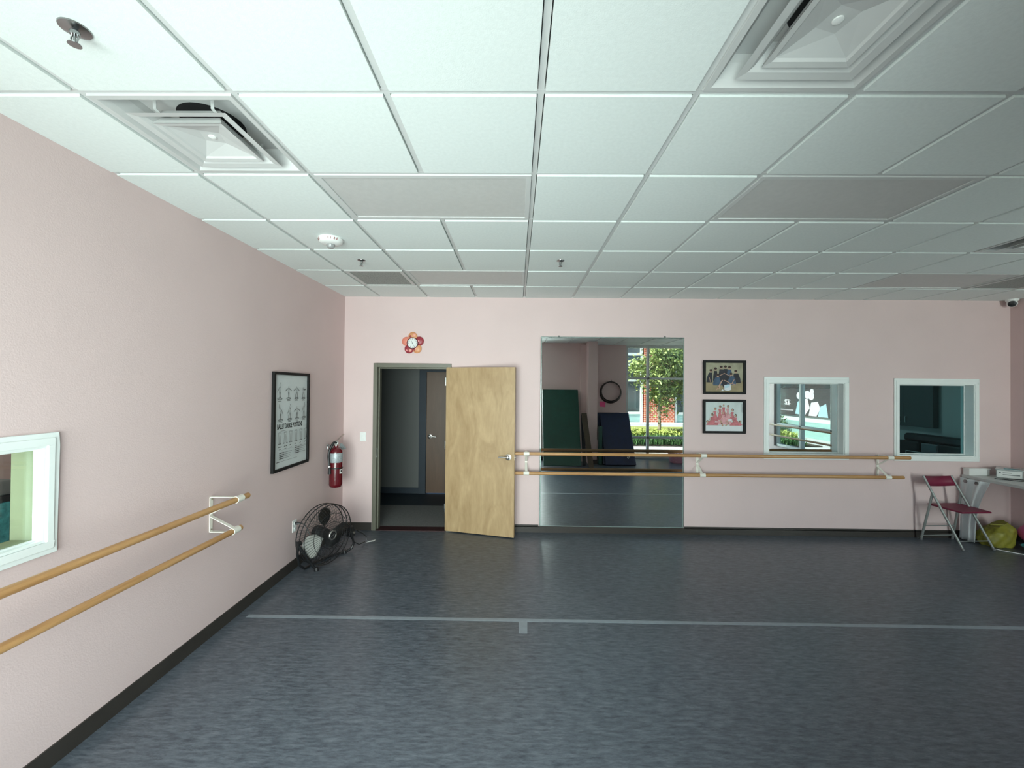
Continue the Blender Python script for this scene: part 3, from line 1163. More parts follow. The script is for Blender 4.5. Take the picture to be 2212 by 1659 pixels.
# fire strobe
t = thing('fire_strobe', (-1.46, 3.17, H_CEIL), 'round white ceiling fire alarm with a clear strobe lens', 'fire alarm')
c0 = (-1.46, 3.17, H_CEIL)
mb = MB()
mb.lathe([(0.088, 0), (0.092, 0.008), (0.084, 0.030), (0.066, 0.042), (0.040, 0.046), (0.0, 0.046)], c0, (0, 0, -1), 40)
mb.build('housing', 'white_plastic', t)
mb = MB()
mb.lathe([(0.032, 0.044), (0.031, 0.060), (0.022, 0.074), (0.0, 0.078)], c0, (0, 0, -1), 20)
mb.build('strobe_lens', 'glassy', t)
mb = MB()
mb.lathe([(0.012, 0.046), (0.012, 0.066), (0.0, 0.068)], c0, (0, 0, -1), 12)
mb.build('strobe_bulb', 'steel', t)
for az, s_ in ((35, 'FIRE'), (-62, 'FIRE')):
    word = MB()
    for i, ch in enumerate(s_):
        a_ = math.radians(az - 21 + i * 14)
        rad = Vector((math.sin(a_), -math.cos(a_), 0))
        u_ = Vector((math.cos(a_), math.sin(a_), 0))
        v_ = (Vector((0, 0, 0.022)) + rad * 0.008).normalized()
        p_ = Vector(c0) + rad * 0.0862 + Vector((0, 0, -0.0275)) - u_ * 0.007
        letters(word, ch, p_, u_, v_, 0.024, 0.8, 0.0006)
    word.build('fire_lettering', 'fire_ink', t)

# sprinkler heads
for (x, y, lb, k) in ((-1.424, 3.71, 'small chrome sprinkler head between the fire alarm and the perforated grille', 1.0),
                      (0.385, 3.69, 'small chrome sprinkler head in the ceiling above the mirror', 1.0),
                      (-1.44, 1.30, 'chrome sprinkler head in the corner tile nearest the side window', 1.15)):
    t = thing('sprinkler_head', (x, y, H_CEIL), lb, 'sprinkler', 'ceiling sprinkler heads')
    mb = MB()
    mb.lathe([(0.036 * k, 0), (0.035 * k, 0.004), (0.022 * k, 0.009), (0.012 * k, 0.012), (0.011 * k, 0.022), (0, 0.022)], (x, y, H_CEIL), (0, 0, -1), 24)
    mb.build('escutcheon', 'dark_steel', t)
    mb = MB()
    for s_ in (-1, 1):
        mb.tube([(x + s_ * .009, y, H_CEIL - .02), (x + s_ * .012, y, H_CEIL - .034), (x + s_ * .004, y, H_CEIL - .050)], 0.0025, 8)
    mb.lathe([(0.004, 0.018), (0.004, 0.052)], (x, y, H_CEIL), (0, 0, -1), 10)
    mb.lathe([(0.0, 0.050), (0.017, 0.051), (0.018, 0.054), (0.0, 0.055)], (x, y, H_CEIL), (0, 0, -1), 16)
    mb.build('deflector', 'dark_steel', t)

# security camera in the far corner
t = thing('security_camera', (6.11, 5.14, H_CEIL), 'white turret security camera with black lens in the ceiling corner', 'camera')
mb = MB()
mb.lathe([(0.058, 0), (0.058, 0.014), (0.050, 0.026), (0.0, 0.028)], (6.115, 5.13, H_CEIL), (0, 0, -1), 28)
mb.build('base', 'white_plastic', t)
fd = Vector((-0.72, -0.66, -0.35)).normalized()
cc = Vector((6.115, 5.13, H_CEIL - 0.048))
mb = MB()
mb.lathe([(0.0, -0.048), (0.024, -0.041), (0.041, -0.024), (0.048, 0.0), (0.044, 0.020), (0.037, 0.032)], cc, fd, 24)
mb.build('housing', 'white_plastic', t)
mb = MB()
mb.lathe([(0.037, 0.031), (0.034, 0.036), (0.018, 0.041), (0.0, 0.043)], cc, fd, 24)
mb.build('lens', 'black', t)

# ------------------------------------------------------------------ mirror
t = thing('wall_mirror', (1.21, YB, 0.085), 'large frameless wall mirror behind the double barre', 'mirror')
MX0, MX1, MZ0, MZ1, MY = 0.304, 2.115, 0.080, 1.83 + 0.657, 5.208
mb = MB()
tilt = 0.0
mb.box(MX0 + .012, MX1 - .012, MY, MY + 0.003, MZ0 + .012, MZ1 - .012)
mb.build('mirror_glass', 'mirror', t)
mb = MB()
for (p, q, r, s) in ((MX0, MX1, MZ1 - .012, MZ1), (MX0, MX1, MZ0, MZ0 + .012), (MX0, MX0 + .012, MZ0 + .012, MZ1 - .012), (MX1 - .012, MX1, MZ0 + .012, MZ1 - .012)):
    mb.box(p, q, MY, YB - 0.001, r, s)
mb.build('polished_edge', 'mirror_edge', t, 0.004, 1)
for x in (0.53, 1.87):
    mb = MB()
    mb.box(x - .010, x + .010, MY - 0.004, YB - .001, MZ1 - .008, MZ1 + .012)
    mb.build('mirror_clip', 'dark_steel', t, 0.002)

# ------------------------------------------------------------------ barres


def barre_bracket(parent, at, wall, out, along, z_u, z_l, o_u, o_l, zm=None):
    """flat-bar double bracket: wall plate, two triangles and two collars. at = scalar along the wall"""
    out, along = Vector(out), Vector(along)
    base = along * at + wall
    zm = zm or (z_u + z_l) / 2 - 0.01
    P = lambda d, z: base + out * d + Vector((0, 0, z))
    mb = MB()
    w, th = 0.030, 0.005
    mb.strap([P(0.004, z_u + 0.012), P(0.004, z_l - 0.012)], along, w, th)
    mb.strap([P(0.004, z_u + 0.012), P(o_u, z_u + 0.012)], along, w, th)
    mb.strap([P(0.004, zm + 0.012), P(o_u - 0.012, z_u - 0.016)], along, w, th)
    mb.strap([P(0.004, zm - 0.004), P(o_l - 0.010, z_l + 0.017)], along, w, th)
    mb.strap([P(0.004, z_l - 0.012), P(o_l, z_l - 0.012)], along, w, th)
    b = mb.build('bracket', 'cream_metal', parent, 0.001)
    for d, z in ((o_u, z_u), (o_l, z_l)):
        mb = MB()
        mb.lathe([(0.0205, -0.034), (0.0245, -0.034), (0.0245, 0.034), (0.0205, 0.034)], P(d, z), along, 24)
        mb.build('collar', 'cream_metal', b)
    for z in (z_u - 0.004, z_l + 0.004):
        mb = MB()
        mb.lathe([(0.006, 0.006), (0.006, 0.010), (0, 0.011)], P(0, z), out, 10)
        mb.build('screw', 'steel', b)
    return b


def rail(parent, p0, p1, m):
    p0, p1 = Vector(p0), Vector(p1)
    d = (p1 - p0).normalized()
    r = 0.0205
    mb = MB()
    n = 16
    mb.tube([p0, p0 + d * .004, p1 - d * .05, p1 - d * .004, p1], [r - .004, r, r, r, r - .004], 20)
    return mb.build('rail', m, parent)


ZU, ZL, OU, OL = 1.83 - 0.808, 1.83 - 1.052, 0.175, 0.145
t = thing('ballet_barre', (2.3, YB, ZL), 'long double wooden barre in front of the mirror', 'barre')
rail(t, (-0.075, YB - OU, ZU), (4.79, YB - OU, ZU), 'rail_x')
rail(t, (-0.075, YB - OL, ZL), (4.74, YB - OL, ZL), 'rail_x')
for x in (0.128, 2.29, 4.545):
    barre_bracket(t, x, Vector((0, YB, 0)), (0, -1, 0), (1, 0, 0), ZU, ZL, OU, OL)
t = thing('ballet_barre', (XL, 1.5, ZL), 'double wooden barre on the pink side wall below the poster', 'barre')
OU2, OL2 = 0.205, 0.180
rail(t, (XL + OU2, -0.30, 1.83 - 0.822), (XL + OU2, 3.06, 1.83 - 0.822), 'rail_y')
rail(t, (XL + OL2, -0.30, 1.83 - 1.05), (XL + OL2, 3.02, 1.83 - 1.05), 'rail_y')
for y in (0.4, 2.955):
    barre_bracket(t, y, Vector((XL, 0, 0)), (1, 0, 0), (0, 1, 0), 1.83 - 0.822, 1.83 - 1.05, OU2, OL2)
t = thing('ballet_barre', (XR, 2.0, ZL), 'double barre across the bright side window, seen as reflection in the near white window', 'barre')
rail(t, (XR - OU, 0.2, ZU), (XR - OU, 3.5, ZU), 'rail_y')
rail(t, (XR - OL, 0.2, ZL), (XR - OL, 3.5, ZL), 'rail_y')
for y in (0.45, 3.36):
    barre_bracket(t, y, Vector((XR, 0, 0)), (-1, 0, 0), (0, 1, 0), ZU, ZL, OU, OL)

# ------------------------------------------------------------------ flower clock
CX, CZ = -1.327, 2.385
t = thing('flower_clock', (CX, YB, CZ), 'flower-shaped wall clock with orange and red petals over the doorway', 'clock')
cols = ['clock_orange', 'clock_red', 'clock_orange', 'clock_red', 'clock_coral']
spots = [[('clock_red', -.022, .0, .018), ('clock_peach', .02, .02, .02)], [('clock_pink', -.005, .0, .018)], [('clock_peach', -.018, .012, .022), ('clock_red', -.03, -.012, .014)],
         [('clock_peach', .016, -.018, .020), ('clock_pink', .012, .020, .014), ('clock_pink', -.026, -.02, .013)], [('clock_peach', .015, .005, .024)]]
for k in range(5):
    a_ = math.radians(92 - 72 * k)
    px, pz = CX + 0.086 * math.cos(a_), CZ + 0.086 * math.sin(a_)
    mb = MB()
    mb.lathe([(0.050, 0.0), (0.058, 0.008), (0.058, 0.016), (0.047, 0.026), (0.024, 0.031), (0.0, 0.032)], (px, YB, pz), (0, -1, 0), 28)
    pet = mb.build('petal', cols[k], t)
    for (mm, dx, dz, rr) in spots[k]:
        mb = MB()
        mb.lathe([(rr, 0.020), (rr, 0.0285), (rr * .6, 0.0322), (0, 0.0335)], (px + dx, YB, pz + dz), (0, -1, 0), 20)
        mb.build('petal_spot', mm, pet)
mb = MB()
mb.lathe([(0.066, 0), (0.073, 0.020), (0.073, 0.042), (0.068, 0.046), (0.064, 0.042), (0.064, 0.030)], (CX, YB, CZ), (0, -1, 0), 40, caps=False)
mb.build('rim', 'clock_rim', t)
mb = MB()
mb.lathe([(0.065, 0.030), (0.065, 0.038), (0.0, 0.038)], (CX, YB, CZ), (0, -1, 0), 40)
dial = mb.build('dial', 'paper', t)
mb = MB()
for k in range(12):
    a_ = math.radians(90 - 30 * (k + 1))
    letters(mb, str(k + 1), (CX + 0.052 * math.cos(a_), YB - 0.0385, CZ + 0.052 * math.sin(a_) - 0.005), (1, 0, 0), (0, 0, 1), 0.016, 1, 0.0004, 'CENTER')
mb.build('dial_numbers', 'ink', dial)
for nm, ang, ln, w in (('hour_hand', 115, 0.034, 0.0045), ('minute_hand', -62, 0.050, 0.0035)):
    a_ = math.radians(ang)
    d = Vector((math.cos(a_), 0, math.sin(a_)))
    s_ = Vector((-d.z, 0, d.x)) * (w / 2)
    o_ = Vector((CX, YB - 0.0395, CZ))
    mb = MB()
    mb.slab([o_ - d * .010 - s_, o_ + d * ln - s_ * .5, o_ + d * ln + s_ * .5, o_ - d * .010 + s_], (0, -0.001, 0))
    mb.build(nm, 'ink', t)
mb = MB()
mb.lathe([(0.0045, 0.038), (0.0045, 0.042), (0, 0.0425)], (CX, YB, CZ), (0, -1, 0), 14)
mb.build('pin', 'ink', t)

# ------------------------------------------------------------------ light switch, outlet
t = thing('light_switch', (-1.956, YB, 1.19), 'white wall light switch between the corner and the doorway', 'switch')
mb = MB()
mb.box(-1.994, -1.918, YB - 0.006, YB, 1.131, 1.246)
mb.build('plate', 'white_plastic', t, 0.003)
mb = MB()
mb.box(-1.973, -1.939, YB - 0.009, YB - .005, 1.155, 1.222)
mb.slab([(-1.970, YB - .009, 1.159), (-1.942, YB - .009, 1.159), (-1.942, YB - .009, 1.218), (-1.970, YB - .009, 1.218)], (0, -0.003, 0))
mb.build('rocker', 'white_plastic', t, 0.002)

t = thing('wall_outlet', (XL, 4.085, 0.43), 'white wall outlet with a black plug beside the floor fan', 'outlet')
mb = MB()
mb.box(XL, XL + 0.006, 4.047, 4.123, 0.372, 0.490)
mb.build('plate', 'white_plastic', t, 0.003)
for z in (0.405, 0.457):
    mb = MB()
    mb.box(XL + .005, XL + .009, 4.069, 4.101, z - .017, z + .017)
    f_ = mb.build('socket', 'white_plastic', t, 0.004)
    mb = MB()
    mb.box(XL + .0088, XL + .0094, 4.077, 4.080, z - .006, z + .008)
    mb.box(XL + .0088, XL + .0094, 4.090, 4.093, z - .006, z + .006)
    mb.build('slots', 'ink', f_)

# ------------------------------------------------------------------ fire extinguisher
EX, EY = XL + 0.105, 4.78
t = thing('fire_extinguisher', (EX, EY, 0.67), 'red fire extinguisher hanging on the wall near the corner', 'fire extinguisher')
mb = MB()
mb.lathe([(0.0, 0.655), (0.058, 0.655), (0.071, 0.672), (0.074, 0.690), (0.074, 1.060), (0.068, 1.085), (0.045, 1.108), (0.026, 1.118), (0.024, 1.135)], (EX, EY, 0), (0, 0, 1), 36)
cyl = mb.build('cylinder', 'red', t)
mb = MB()
mb.lathe([(0.0746, 0.945), (0.0750, 0.946), (0.0750, 1.052), (0.0746, 1.053)], (EX, EY, 0), (0, 0, 1), 36)
mb.build('silver_label', 'label_silver', cyl)
mb = MB()
mb.lathe([(0.0748, 0.872), (0.0775, 0.873), (0.0775, 0.885), (0.0748, 0.886)], (EX, EY, 0), (0, 0, 1), 36)
mb.build('strap', 'black', t)


def curved_patch(mb, R, a0, a1, z0, z1, m=0, n=6):
    vs, fs = [], []
    for i in range(n + 1):
        a_ = math.radians(a0 + (a1 - a0) * i / n)
        vs += [(EX + R * math.cos(a_), EY + R * math.sin(a_), z0), (EX + R * math.cos(a_), EY + R * math.sin(a_), z1)]
    for i in range(n):
        fs.append((2 * i, 2 * i + 2, 2 * i + 3, 2 * i + 1))
    mb.add(vs, fs, m)


mb = MB()
curved_patch(mb, 0.0752, -34, 0, 0.815, 0.866, 0)
curved_patch(mb, 0.0755, -24, -8, 0.833, 0.855, 1)
mb.build('sticker', ['paper', 'ink'], cyl)
mb = MB()
mb.lathe([(0.022, 1.125), (0.022, 1.150), (0.016, 1.155), (0.016, 1.190), (0.0, 1.192)], (EX, EY, 0), (0, 0, 1), 16)
mb.box(EX - .012, EX + .012, EY - .035, EY + .03, 1.150, 1.180)
mb.build('valve', 'steel', t, 0.002)
mb = MB()
mb.strap([(EX, EY - .01, 1.185), (EX + .01, EY + .06, 1.212), (EX + .02, EY + .155, 1.252)], (1, 0, 0), 0.022, 0.004)
mb.strap([(EX, EY + .005, 1.165), (EX + .01, EY + .06, 1.158), (EX + .015, EY + .13, 1.140)], (1, 0, 0), 0.022, 0.004)
mb.build('lever', 'steel', t, 0.001)
mb = MB()
mb.lathe([(0.016, 0), (0.016, 0.012), (0.0, 0.013)], (EX + .012, EY - .005, 1.165), (1, 0, 0), 16)
mb.build('gauge', 'white_plastic', t)
mb = MB()
mb.slab([(EX + .02, EY + .045, 1.150), (EX + .035, EY + .075, 1.150), (EX + .055, EY + .155, 1.080), (EX + .03, EY + .065, 1.070)], (0.002, -0.001, 0))
mb.build('inspection_tag', 'label_silver', t)
mb = MB()
hose = []
for i in range(17):
    s_ = i / 16
    k = math.sin(min(1, s_ * 1.6) * math.pi / 2)
    hose.append((EX + 0.012 - 0.062 * k + .03 * max(0, s_ - .7), EY - 0.020 - 0.062 * k, 1.168 + 0.012 * math.sin(min(1, s_ * 3) * math.pi) - 0.30 * max(0, s_ - .12) ** 1.15))
mb.tube(hose, 0.013, 12)
mb.build('hose', 'black', t)
e_ = Vector(hose[-1])
mb = MB()
mb.tube([e_ + Vector((0, 0, .01)), e_ - Vector((0, -.005, .03)), e_ - Vector((0, -.012, .09))], [0.015, 0.016, 0.021], 12)
nz_ = mb.build('nozzle', 'black', t)
mb = MB()
mb.lathe([(0.0165, 0), (0.0175, 0.004), (0.0175, 0.016), (0.0165, 0.020)], e_ - Vector((0, 0, .016)), (0, 0, 1), 14)
mb.build('nozzle_band', 'steel', nz_)
mb = MB()
mb.box(XL, XL + 0.010, EY - 0.015, EY + 0.015, 1.09, 1.15)
mb.box(XL, EX - 0.01, EY - 0.016, EY + 0.016, 1.125, 1.145)
mb.build('wall_bracket', 'dark_steel', t, 0.002)

# ------------------------------------------------------------------ poster
PY0, PY1, PZ0, PZ1 = 3.672, 4.304, 1.83 - 0.796, 1.83 + 0.128
t = thing('framed_poster', (XL, (PY0 + PY1) / 2, PZ0), 'tall black-framed ballet positions poster beside the fire extinguisher', 'poster')
mb = MB()
w = 0.026
for (p, q, r, s) in ((PY0, PY1, PZ1 - w, PZ1), (PY0, PY1, PZ0, PZ0 + w), (PY0, PY0 + w, PZ0 + w, PZ1 - w), (PY1 - w, PY1, PZ0 + w, PZ1 - w)):
    mb.box(XL, XL + 0.028, p, q, r, s)
mb.build('frame', 'frame_black', t, 0.002)
mb = MB()
mb.box(XL, XL + 0.010, PY0 + w, PY1 - w, PZ0 + w, PZ1 - w)
paper = mb.build('poster_sheet', 'poster_paper', t)
IW, IH = (PY1 - PY0) - 2 * w, (PZ1 - PZ0) - 2 * w
sh = Sheet((XL + 0.0105, PY0 + w, PZ1 - w), (0, IW, 0), (0, 0, -IH))
sh.n = Vector((1, 0, 0))
AR = IW / IH


def figure(cx, top, bot, arms, legs, lean=0.0):
    """line-drawn dancer on an oval plinth; arms and legs are offsets in figure heights"""
    h = bot - top
    fy = lambda q: top + q * h
    fx = lambda q: cx + q * h / AR
    lw = 0.0105 * h / 0.2
    sh.ell(fx(lean), fy(0.17), 0.030 * h / AR, 0.045 * h, 0)
    sh.ell(fx(lean), fy(0.17), 0.020 * h / AR, 0.034 * h, 1)
    for s_ in (-1, 1):
        sh.line([(fx(lean + 0.035 * s_), fy(0.23)), (fx(lean * .7 + 0.085 * s_), fy(0.28)), (fx(lean * .5 + 0.045 * s_), fy(0.42)), (fx(0.07 * s_), fy(0.53))], lw * 0.55, 0)
    for arm in arms:
        sh.line([(fx(lean * .7 + arm[0][0]), fy(arm[0][1]))] + [(fx(q[0]), fy(q[1])) for q in arm[1:]], lw, 0)
    for leg in legs:
        sh.line([(fx(q[0]), fy(q[1])) for q in leg], lw * 0.9, 0)
        sh.line([(fx(q[0] + .035), fy(q[1])) for q in leg], lw * 0.6, 0)
    n = 14
    for rr in (0.9, 1.12):
        sh.line([(fx(0.22 * rr * math.cos(2 * math.pi * i / n)), fy(0.925) + 0.055 * rr * h * math.sin(2 * math.pi * i / n)) for i in range(n + 1)], lw * .5, 0)
    sh.line([(cx - 0.045, bot + 0.012), (cx + 0.045, bot + 0.012)], 0.004, 2)


UP = [(.07, .28), (.13, .14), (.06, -.02)]
SIDE_L = [(-.07, .28), (-.2, .34), (-.36, .44)]
SIDE_R = [(.07, .28), (.2, .34), (.36, .44)]
LOWL = [(-.08, .28), (-.16, .42), (-.24, .54)]
LOWR = [(.08, .28), (.16, .42), (.24, .54)]
STR = [[(-.05, .53), (-.02, .72), (.0, .92)], [(.03, .53), (.02, .72), (.01, .92)]]
CRS = [[(-.06, .53), (-.02, .72), (.08, .92)], [(.04, .53), (.0, .72), (-.06, .92)]]
OPN = [[(-.06, .53), (-.12, .72), (-.14, .92)], [(.04, .53), (.08, .72), (.09, .92)]]
row1 = [(.15, .09, .27, [UP, LOWL], CRS), (.40, .10, .27, [SIDE_L, SIDE_R], STR), (.64, .10, .272, [SIDE_L, SIDE_R], OPN), (.86, .105, .275, [[(.05, .28), (.2, .32), (.34, .3)], [(-.05, .28), (.1, .35), (.3, .33)]], OPN)]
row2 = [(.16, .325, .50, [[(-.07, .28), (-.16, .12), (-.12, -.04)], LOWR], STR), (.42, .325, .50, [UP, LOWL], OPN), (.64, .33, .502, [SIDE_L, SIDE_R], STR), (.86, .315, .50, [UP, LOWL], STR)]
for r_ in row1 + row2:
    figure(*r_)
for i in range(6):
    cx = .13 + i * .155
    tp_, bt = .615, .735
    sh.ell(cx, tp_ + .005, .040, .008, 0)
    sh.ell(cx, tp_ + .005, .032, .005, 1)
    for s_ in (-1, 1):
        sp = (.010, .030, .012, .014, .008, .010)[i]
        sh.line([(cx + .036 * s_, tp_ + .005), (cx + .030 * s_, tp_ + .06), (cx + (.012 + sp) * s_, bt)], .007, 0)
        sh.line([(cx + .004 * s_, tp_ + .03), (cx + .008 * s_, tp_ + .06), (cx + sp * .6 * s_, bt)], .005, 0)
        sh.ell(cx + (sp + .014) * s_, bt + .003, .020, .006, 0)
    for j in range((2, 2, 1, 1, 1, 1)[i]):
        sh.ell(cx - .02 + .05 * j, bt + .035, .022, .0045, 2, -.2)
    sh.line([(cx - .03, bt + .062), (cx + .03, bt + .062)], .004, 2)
for col, y0_, n_ in ((.10, .835, 4), (.55, .815, 4)):
    for k in range(n_):
        sh.line([(col, y0_ + .020 * k), (col + .13, y0_ + .020 * k)], .008, 2)
        sh.line([(col + .14, y0_ + .020 * k), (col + (.36, .32, .30, .34)[k], y0_ + .020 * k)], .004, 0)
sh.line([(.09, .805), (.90, .805)], .0015, 0)
sh.line([(.02, .925), (.11, .925)], .007, 2)
sh.line([(.13, .925), (.62, .925)], .003, 0)
sh.line([(.12, .600), (.26, .600)], .004, 0)
sh.mb.build('poster_print', ['ink_grey', 'poster_paper', 'ink'], paper)
text('poster_title', 'BALLET DANCE POSITIONS', (XL + 0.0108, PY0 + w + IW * 0.09, PZ1 - w - IH * 0.582), (0, 1, 0), (0, 0, 1), 0.066, 'ink', paper, 0.545, 0.0012)

# ------------------------------------------------------------------ two framed photographs


def framed_photo(z1, z0, label, draw, mats):
    x0, x1 = 2.354, 2.888
    t = thing('framed_photo', ((x0 + x1) / 2, YB, z0), label, 'picture')
    mb = MB()
    w = 0.030
    for (p, q, r, s) in ((x0, x1, z1 - w, z1), (x0, x1, z0, z0 + w), (x0, x0 + w, z0 + w, z1 - w), (x1 - w, x1, z0 + w, z1 - w)):
        mb.box(p, q, YB - 0.024, YB, r, s)
    mb.build('frame', 'frame_black', t, 0.002)
    W_, H_ = x1 - x0 - 2 * w, z1 - z0 - 2 * w
    sh = Sheet((x0 + w, YB - 0.008, z1 - w), (W_, 0, 0), (0, 0, -H_))
    sh.n = Vector((0, -1, 0))
    sh.ar = W_ / H_
    draw(sh)
    sh.mb.build('photo_print', mats, t)


def draw_black(s):
    s.poly([(0, 0), (1, 0), (1, 1), (0, 1)], 0)
    s.poly([(0, .66), (.35, .62), (1, .64), (1, 1), (0, 1)], 1)

    def person(x, y, h, cloth, leanx=0.0, w=.10):
        w *= 1.35
        s.poly([(x - w * .55 + leanx, y + .06), (x + w * .55 + leanx, y + .06), (x + w * .9, y + h * .6), (x + w, y + h), (x - w, y + h), (x - w * .9, y + h * .6)], cloth)
        s.ell(x + leanx * 1.3, y, .034, .052, 4)
        s.ell(x + leanx * 1.3, y - .022, .040, .040, 5)
    person(.11, .28, .40, 2, .03, .06)
    person(.27, .22, .40, 2, .0, .05)
    person(.42, .16, .45, 2, .0, .06)
    person(.53, .15, .45, 2, .0, .07)
    person(.64, .17, .40, 3, .0, .06)
    person(.83, .30, .40, 2, -.02, .08)
    person(.33, .44, .34, 3, .0, .09)
    person(.68, .40, .36, 3, .0, .10)
    s.poly([(.36, .42), (.50, .36), (.66, .44), (.60, .60), (.52, .98), (.40, .62)], 2)
    s.line([(.38, .44), (.50, .36), (.66, .46)], .018, 4)
    s.line([(.45, .60), (.34, .84), (.30, .93)], .030, 4)
    s.line([(.50, .60), (.60, .66), (.68, .74)], .026, 4)
    s.line([(.40, .70), (.36, .90)], .022, 4)
    s.line([(.76, .58), (.70, .72), (.84, .76)], .020, 4)
    s.poly([(.50, .76), (.67, .74), (.69, .92), (.60, .97), (.50, .94)], 6)
    s.poly([(.52, .77), (.66, .75), (.62, .84), (.52, .88)], 7)
    s.poly([(.40, .98), (.46, .91), (.50, .98)], 6)
    s.line([(.10, .50), (.13, .66)], .012, 4)
    s.line([(.22, .62), (.20, .74)], .014, 3)


def draw_pink(s):
    s.poly([(0, 0), (1, 0), (1, 1), (0, 1)], 0)
    s.poly([(0, .82), (1, .82), (1, 1), (0, 1)], 4)

    def dancer(x, y, h, w, cloth, hair=True, flare=1.5):
        w *= 1.2
        s.poly([(x - w * .6, y + .06), (x + w * .6, y + .06), (x + w * .45, y + h * .4), (x + w * flare, y + h), (x - w * flare, y + h), (x - w * .45, y + h * .4)], cloth)
        s.line([(x - w * .6, y + .08), (x - w * 1.1, y + h * .45), (x - w * .3, y + h * .6)], .014, 2)
        if hair:
            s.ell(x + .006, y - .01, .032, .048, 3)
        s.ell(x, y, .023, .038, 2)
    dancer(.49, .12, .50, .055, 1, False)
    dancer(.60, .16, .45, .050, 5)
    dancer(.39, .17, .45, .045, 1)
    dancer(.26, .25, .40, .055, 1)
    dancer(.72, .28, .36, .050, 1)
    dancer(.18, .45, .34, .050, 1, True, 2.6)
    dancer(.80, .47, .34, .055, 1, True, 2.4)
    dancer(.48, .38, .30, .060, 5, False)
    s.poly([(.24, .70), (.40, .62), (.62, .62), (.74, .72), (.74, .78), (.24, .78)], 5)
    s.line([(.40, .64), (.44, .74), (.46, .82)], .040, 2)
    s.line([(.56, .66), (.62, .72), (.54, .82)], .030, 2)
    s.poly([(.02, .80), (.10, .70), (.34, .72), (.34, .80)], 1)
    s.poly([(.66, .80), (.70, .70), (.92, .70), (.99, .79)], 1)
    for x in (.06, .92):
        s.ell(x, .67, .034, .040, 3)
        s.ell(x + .004, .685, .022, .030, 2)
    s.poly([(.60, .60), (.68, .56), (.72, .62), (.62, .68)], 4)
    for k in range(10):
        s.line([(.965, .08 + k * .028), (.975, .092 + k * .028)], .010, 6)


framed_photo(1.83 + 0.370, 1.83 - 0.056, 'black-framed photo of dancers in dark clothes, above the other picture', draw_black,
             ['khaki', 'photo_floor', 'photo_black', 'photo_navy', 'photo_skin', 'photo_hair', 'photo_white', 'banner_blue'])
framed_photo(1.83 - 0.124, 1.83 - 0.552, 'black-framed photo of dancers in pink, below the other picture', draw_pink,
             ['photo_pale', 'photo_rose', 'photo_skin', 'photo_hair', 'photo_white', 'photo_rosepale', 'ink_grey'])

# ------------------------------------------------------------------ floor fan
FC_ = Vector((-1.945, 4.18, 0.325))
fn = Vector((0.92, -0.39, 0)).normalized()
fh = Vector((0.39, 0.92, 0)).normalized()
fz = Vector((0, 0, 1))
RF = 0.292
t = thing('floor_fan', (FC_.x, FC_.y, 0), 'black floor fan standing in the corner below the fire extinguisher', 'fan')


def circ(c, r, n=48, off=0.0):
    return [c + fn * off + fh * (r * math.cos(2 * math.pi * i / n)) + fz * (r * math.sin(2 * math.pi * i / n)) for i in range(n)]


for off, r, rr in ((0.055, RF, .0048), (-0.055, RF, .0048), (0.0, RF + 0.004, .0048), (0.088, 0.21, .0026), (0.102, 0.13, .0026)):
    mb = MB()
    mb.tube(circ(FC_, r, 56, off), rr, 6, 0, True)
    mb.build('cage_ring', 'black_metal', t)
mb = MB()
NW = 60
for i in range(NW):
    a0 = 2 * math.pi * i / NW
    pts = []
    for rr, off, tw in ((0.045, 0.106, 0.0), (0.13, 0.103, 0.10), (0.21, 0.089, 0.2), (0.265, 0.072, .26), (RF, 0.055, 0.30)):
        a_ = a0 + tw
        pts.append(FC_ + fn * off + fh * (rr * math.cos(a_)) + fz * (rr * math.sin(a_)))
    mb.tube(pts, 0.0017, 5, 0, False, False)
mb.build('front_grille', 'black_metal', t)
mb = MB()
for i in range(48):
    a0 = 2 * math.pi * i / 48
    pts = []
    for rr, off in ((0.075, -0.105), (0.15, -0.102), (0.23, -0.088), (RF, -0.055)):
        pts.append(FC_ + fn * off + fh * (rr * math.cos(a0)) + fz * (rr * math.sin(a0)))
    mb.tube(pts, 0.0017, 5, 0, False, False)
for i in range(16):
    a0 = 2 * math.pi * i / 16
    p_ = FC_ + fh * (RF * math.cos(a0)) + fz * (RF * math.sin(a0))
    mb.tube([p_ + fn * .055, p_ - fn * .055], 0.0016, 4, 0, False, False)
mb.build('rear_grille', 'black_metal', t)
for k in range(3):
    a_ = math.radians(78 + 120 * k)
    vs, fs = [], []
    nr, na = 8, 8
    for i in range(nr + 1):
        rr = 0.05 + 0.205 * i / nr
        wd = math.radians(30 + 38 * math.sin(math.pi * min(1, (i / nr) * 0.8 + 0.12)))
        if i == nr:
            wd *= 0.72
        for j in range(na + 1):
            q = j / na - 0.5
            an = a_ + wd * q + 0.25 * (i / nr)
            off = 0.035 * q * 2 * (1.0 - 0.3 * i / nr) - 0.01
            vs.append(FC_ + fn * off + fh * (rr * math.cos(an)) + fz * (rr * math.sin(an)))
    for i in range(nr):
        for j in range(na):
            p_ = i * (na + 1) + j
            fs.append((p_, p_ + 1, p_ + na + 2, p_ + na + 1))
    mb = MB()
    mb.add(vs, fs, 0, True)
    b_ = mb.build('fan_blade', 'fan_blade' if k == 1 else 'fan_dark', t)
    so = b_.modifiers.new('thick', 'SOLIDIFY')
    so.thickness = 0.0015
mb = MB()
mb.lathe([(0.0, -0.13), (0.05, -0.13), (0.068, -0.115), (0.072, -0.06), (0.060, -0.03), (0.05, -0.025), (0.05, 0.02), (0.0, 0.024)], FC_, fn, 24)
mb.build('motor', 'black', t)
mb = MB()
mb.lathe([(0.050, 0.100), (0.050, 0.108), (0.044, 0.116), (0.036, 0.116), (0.034, 0.110)], FC_, fn, 28, caps=False)
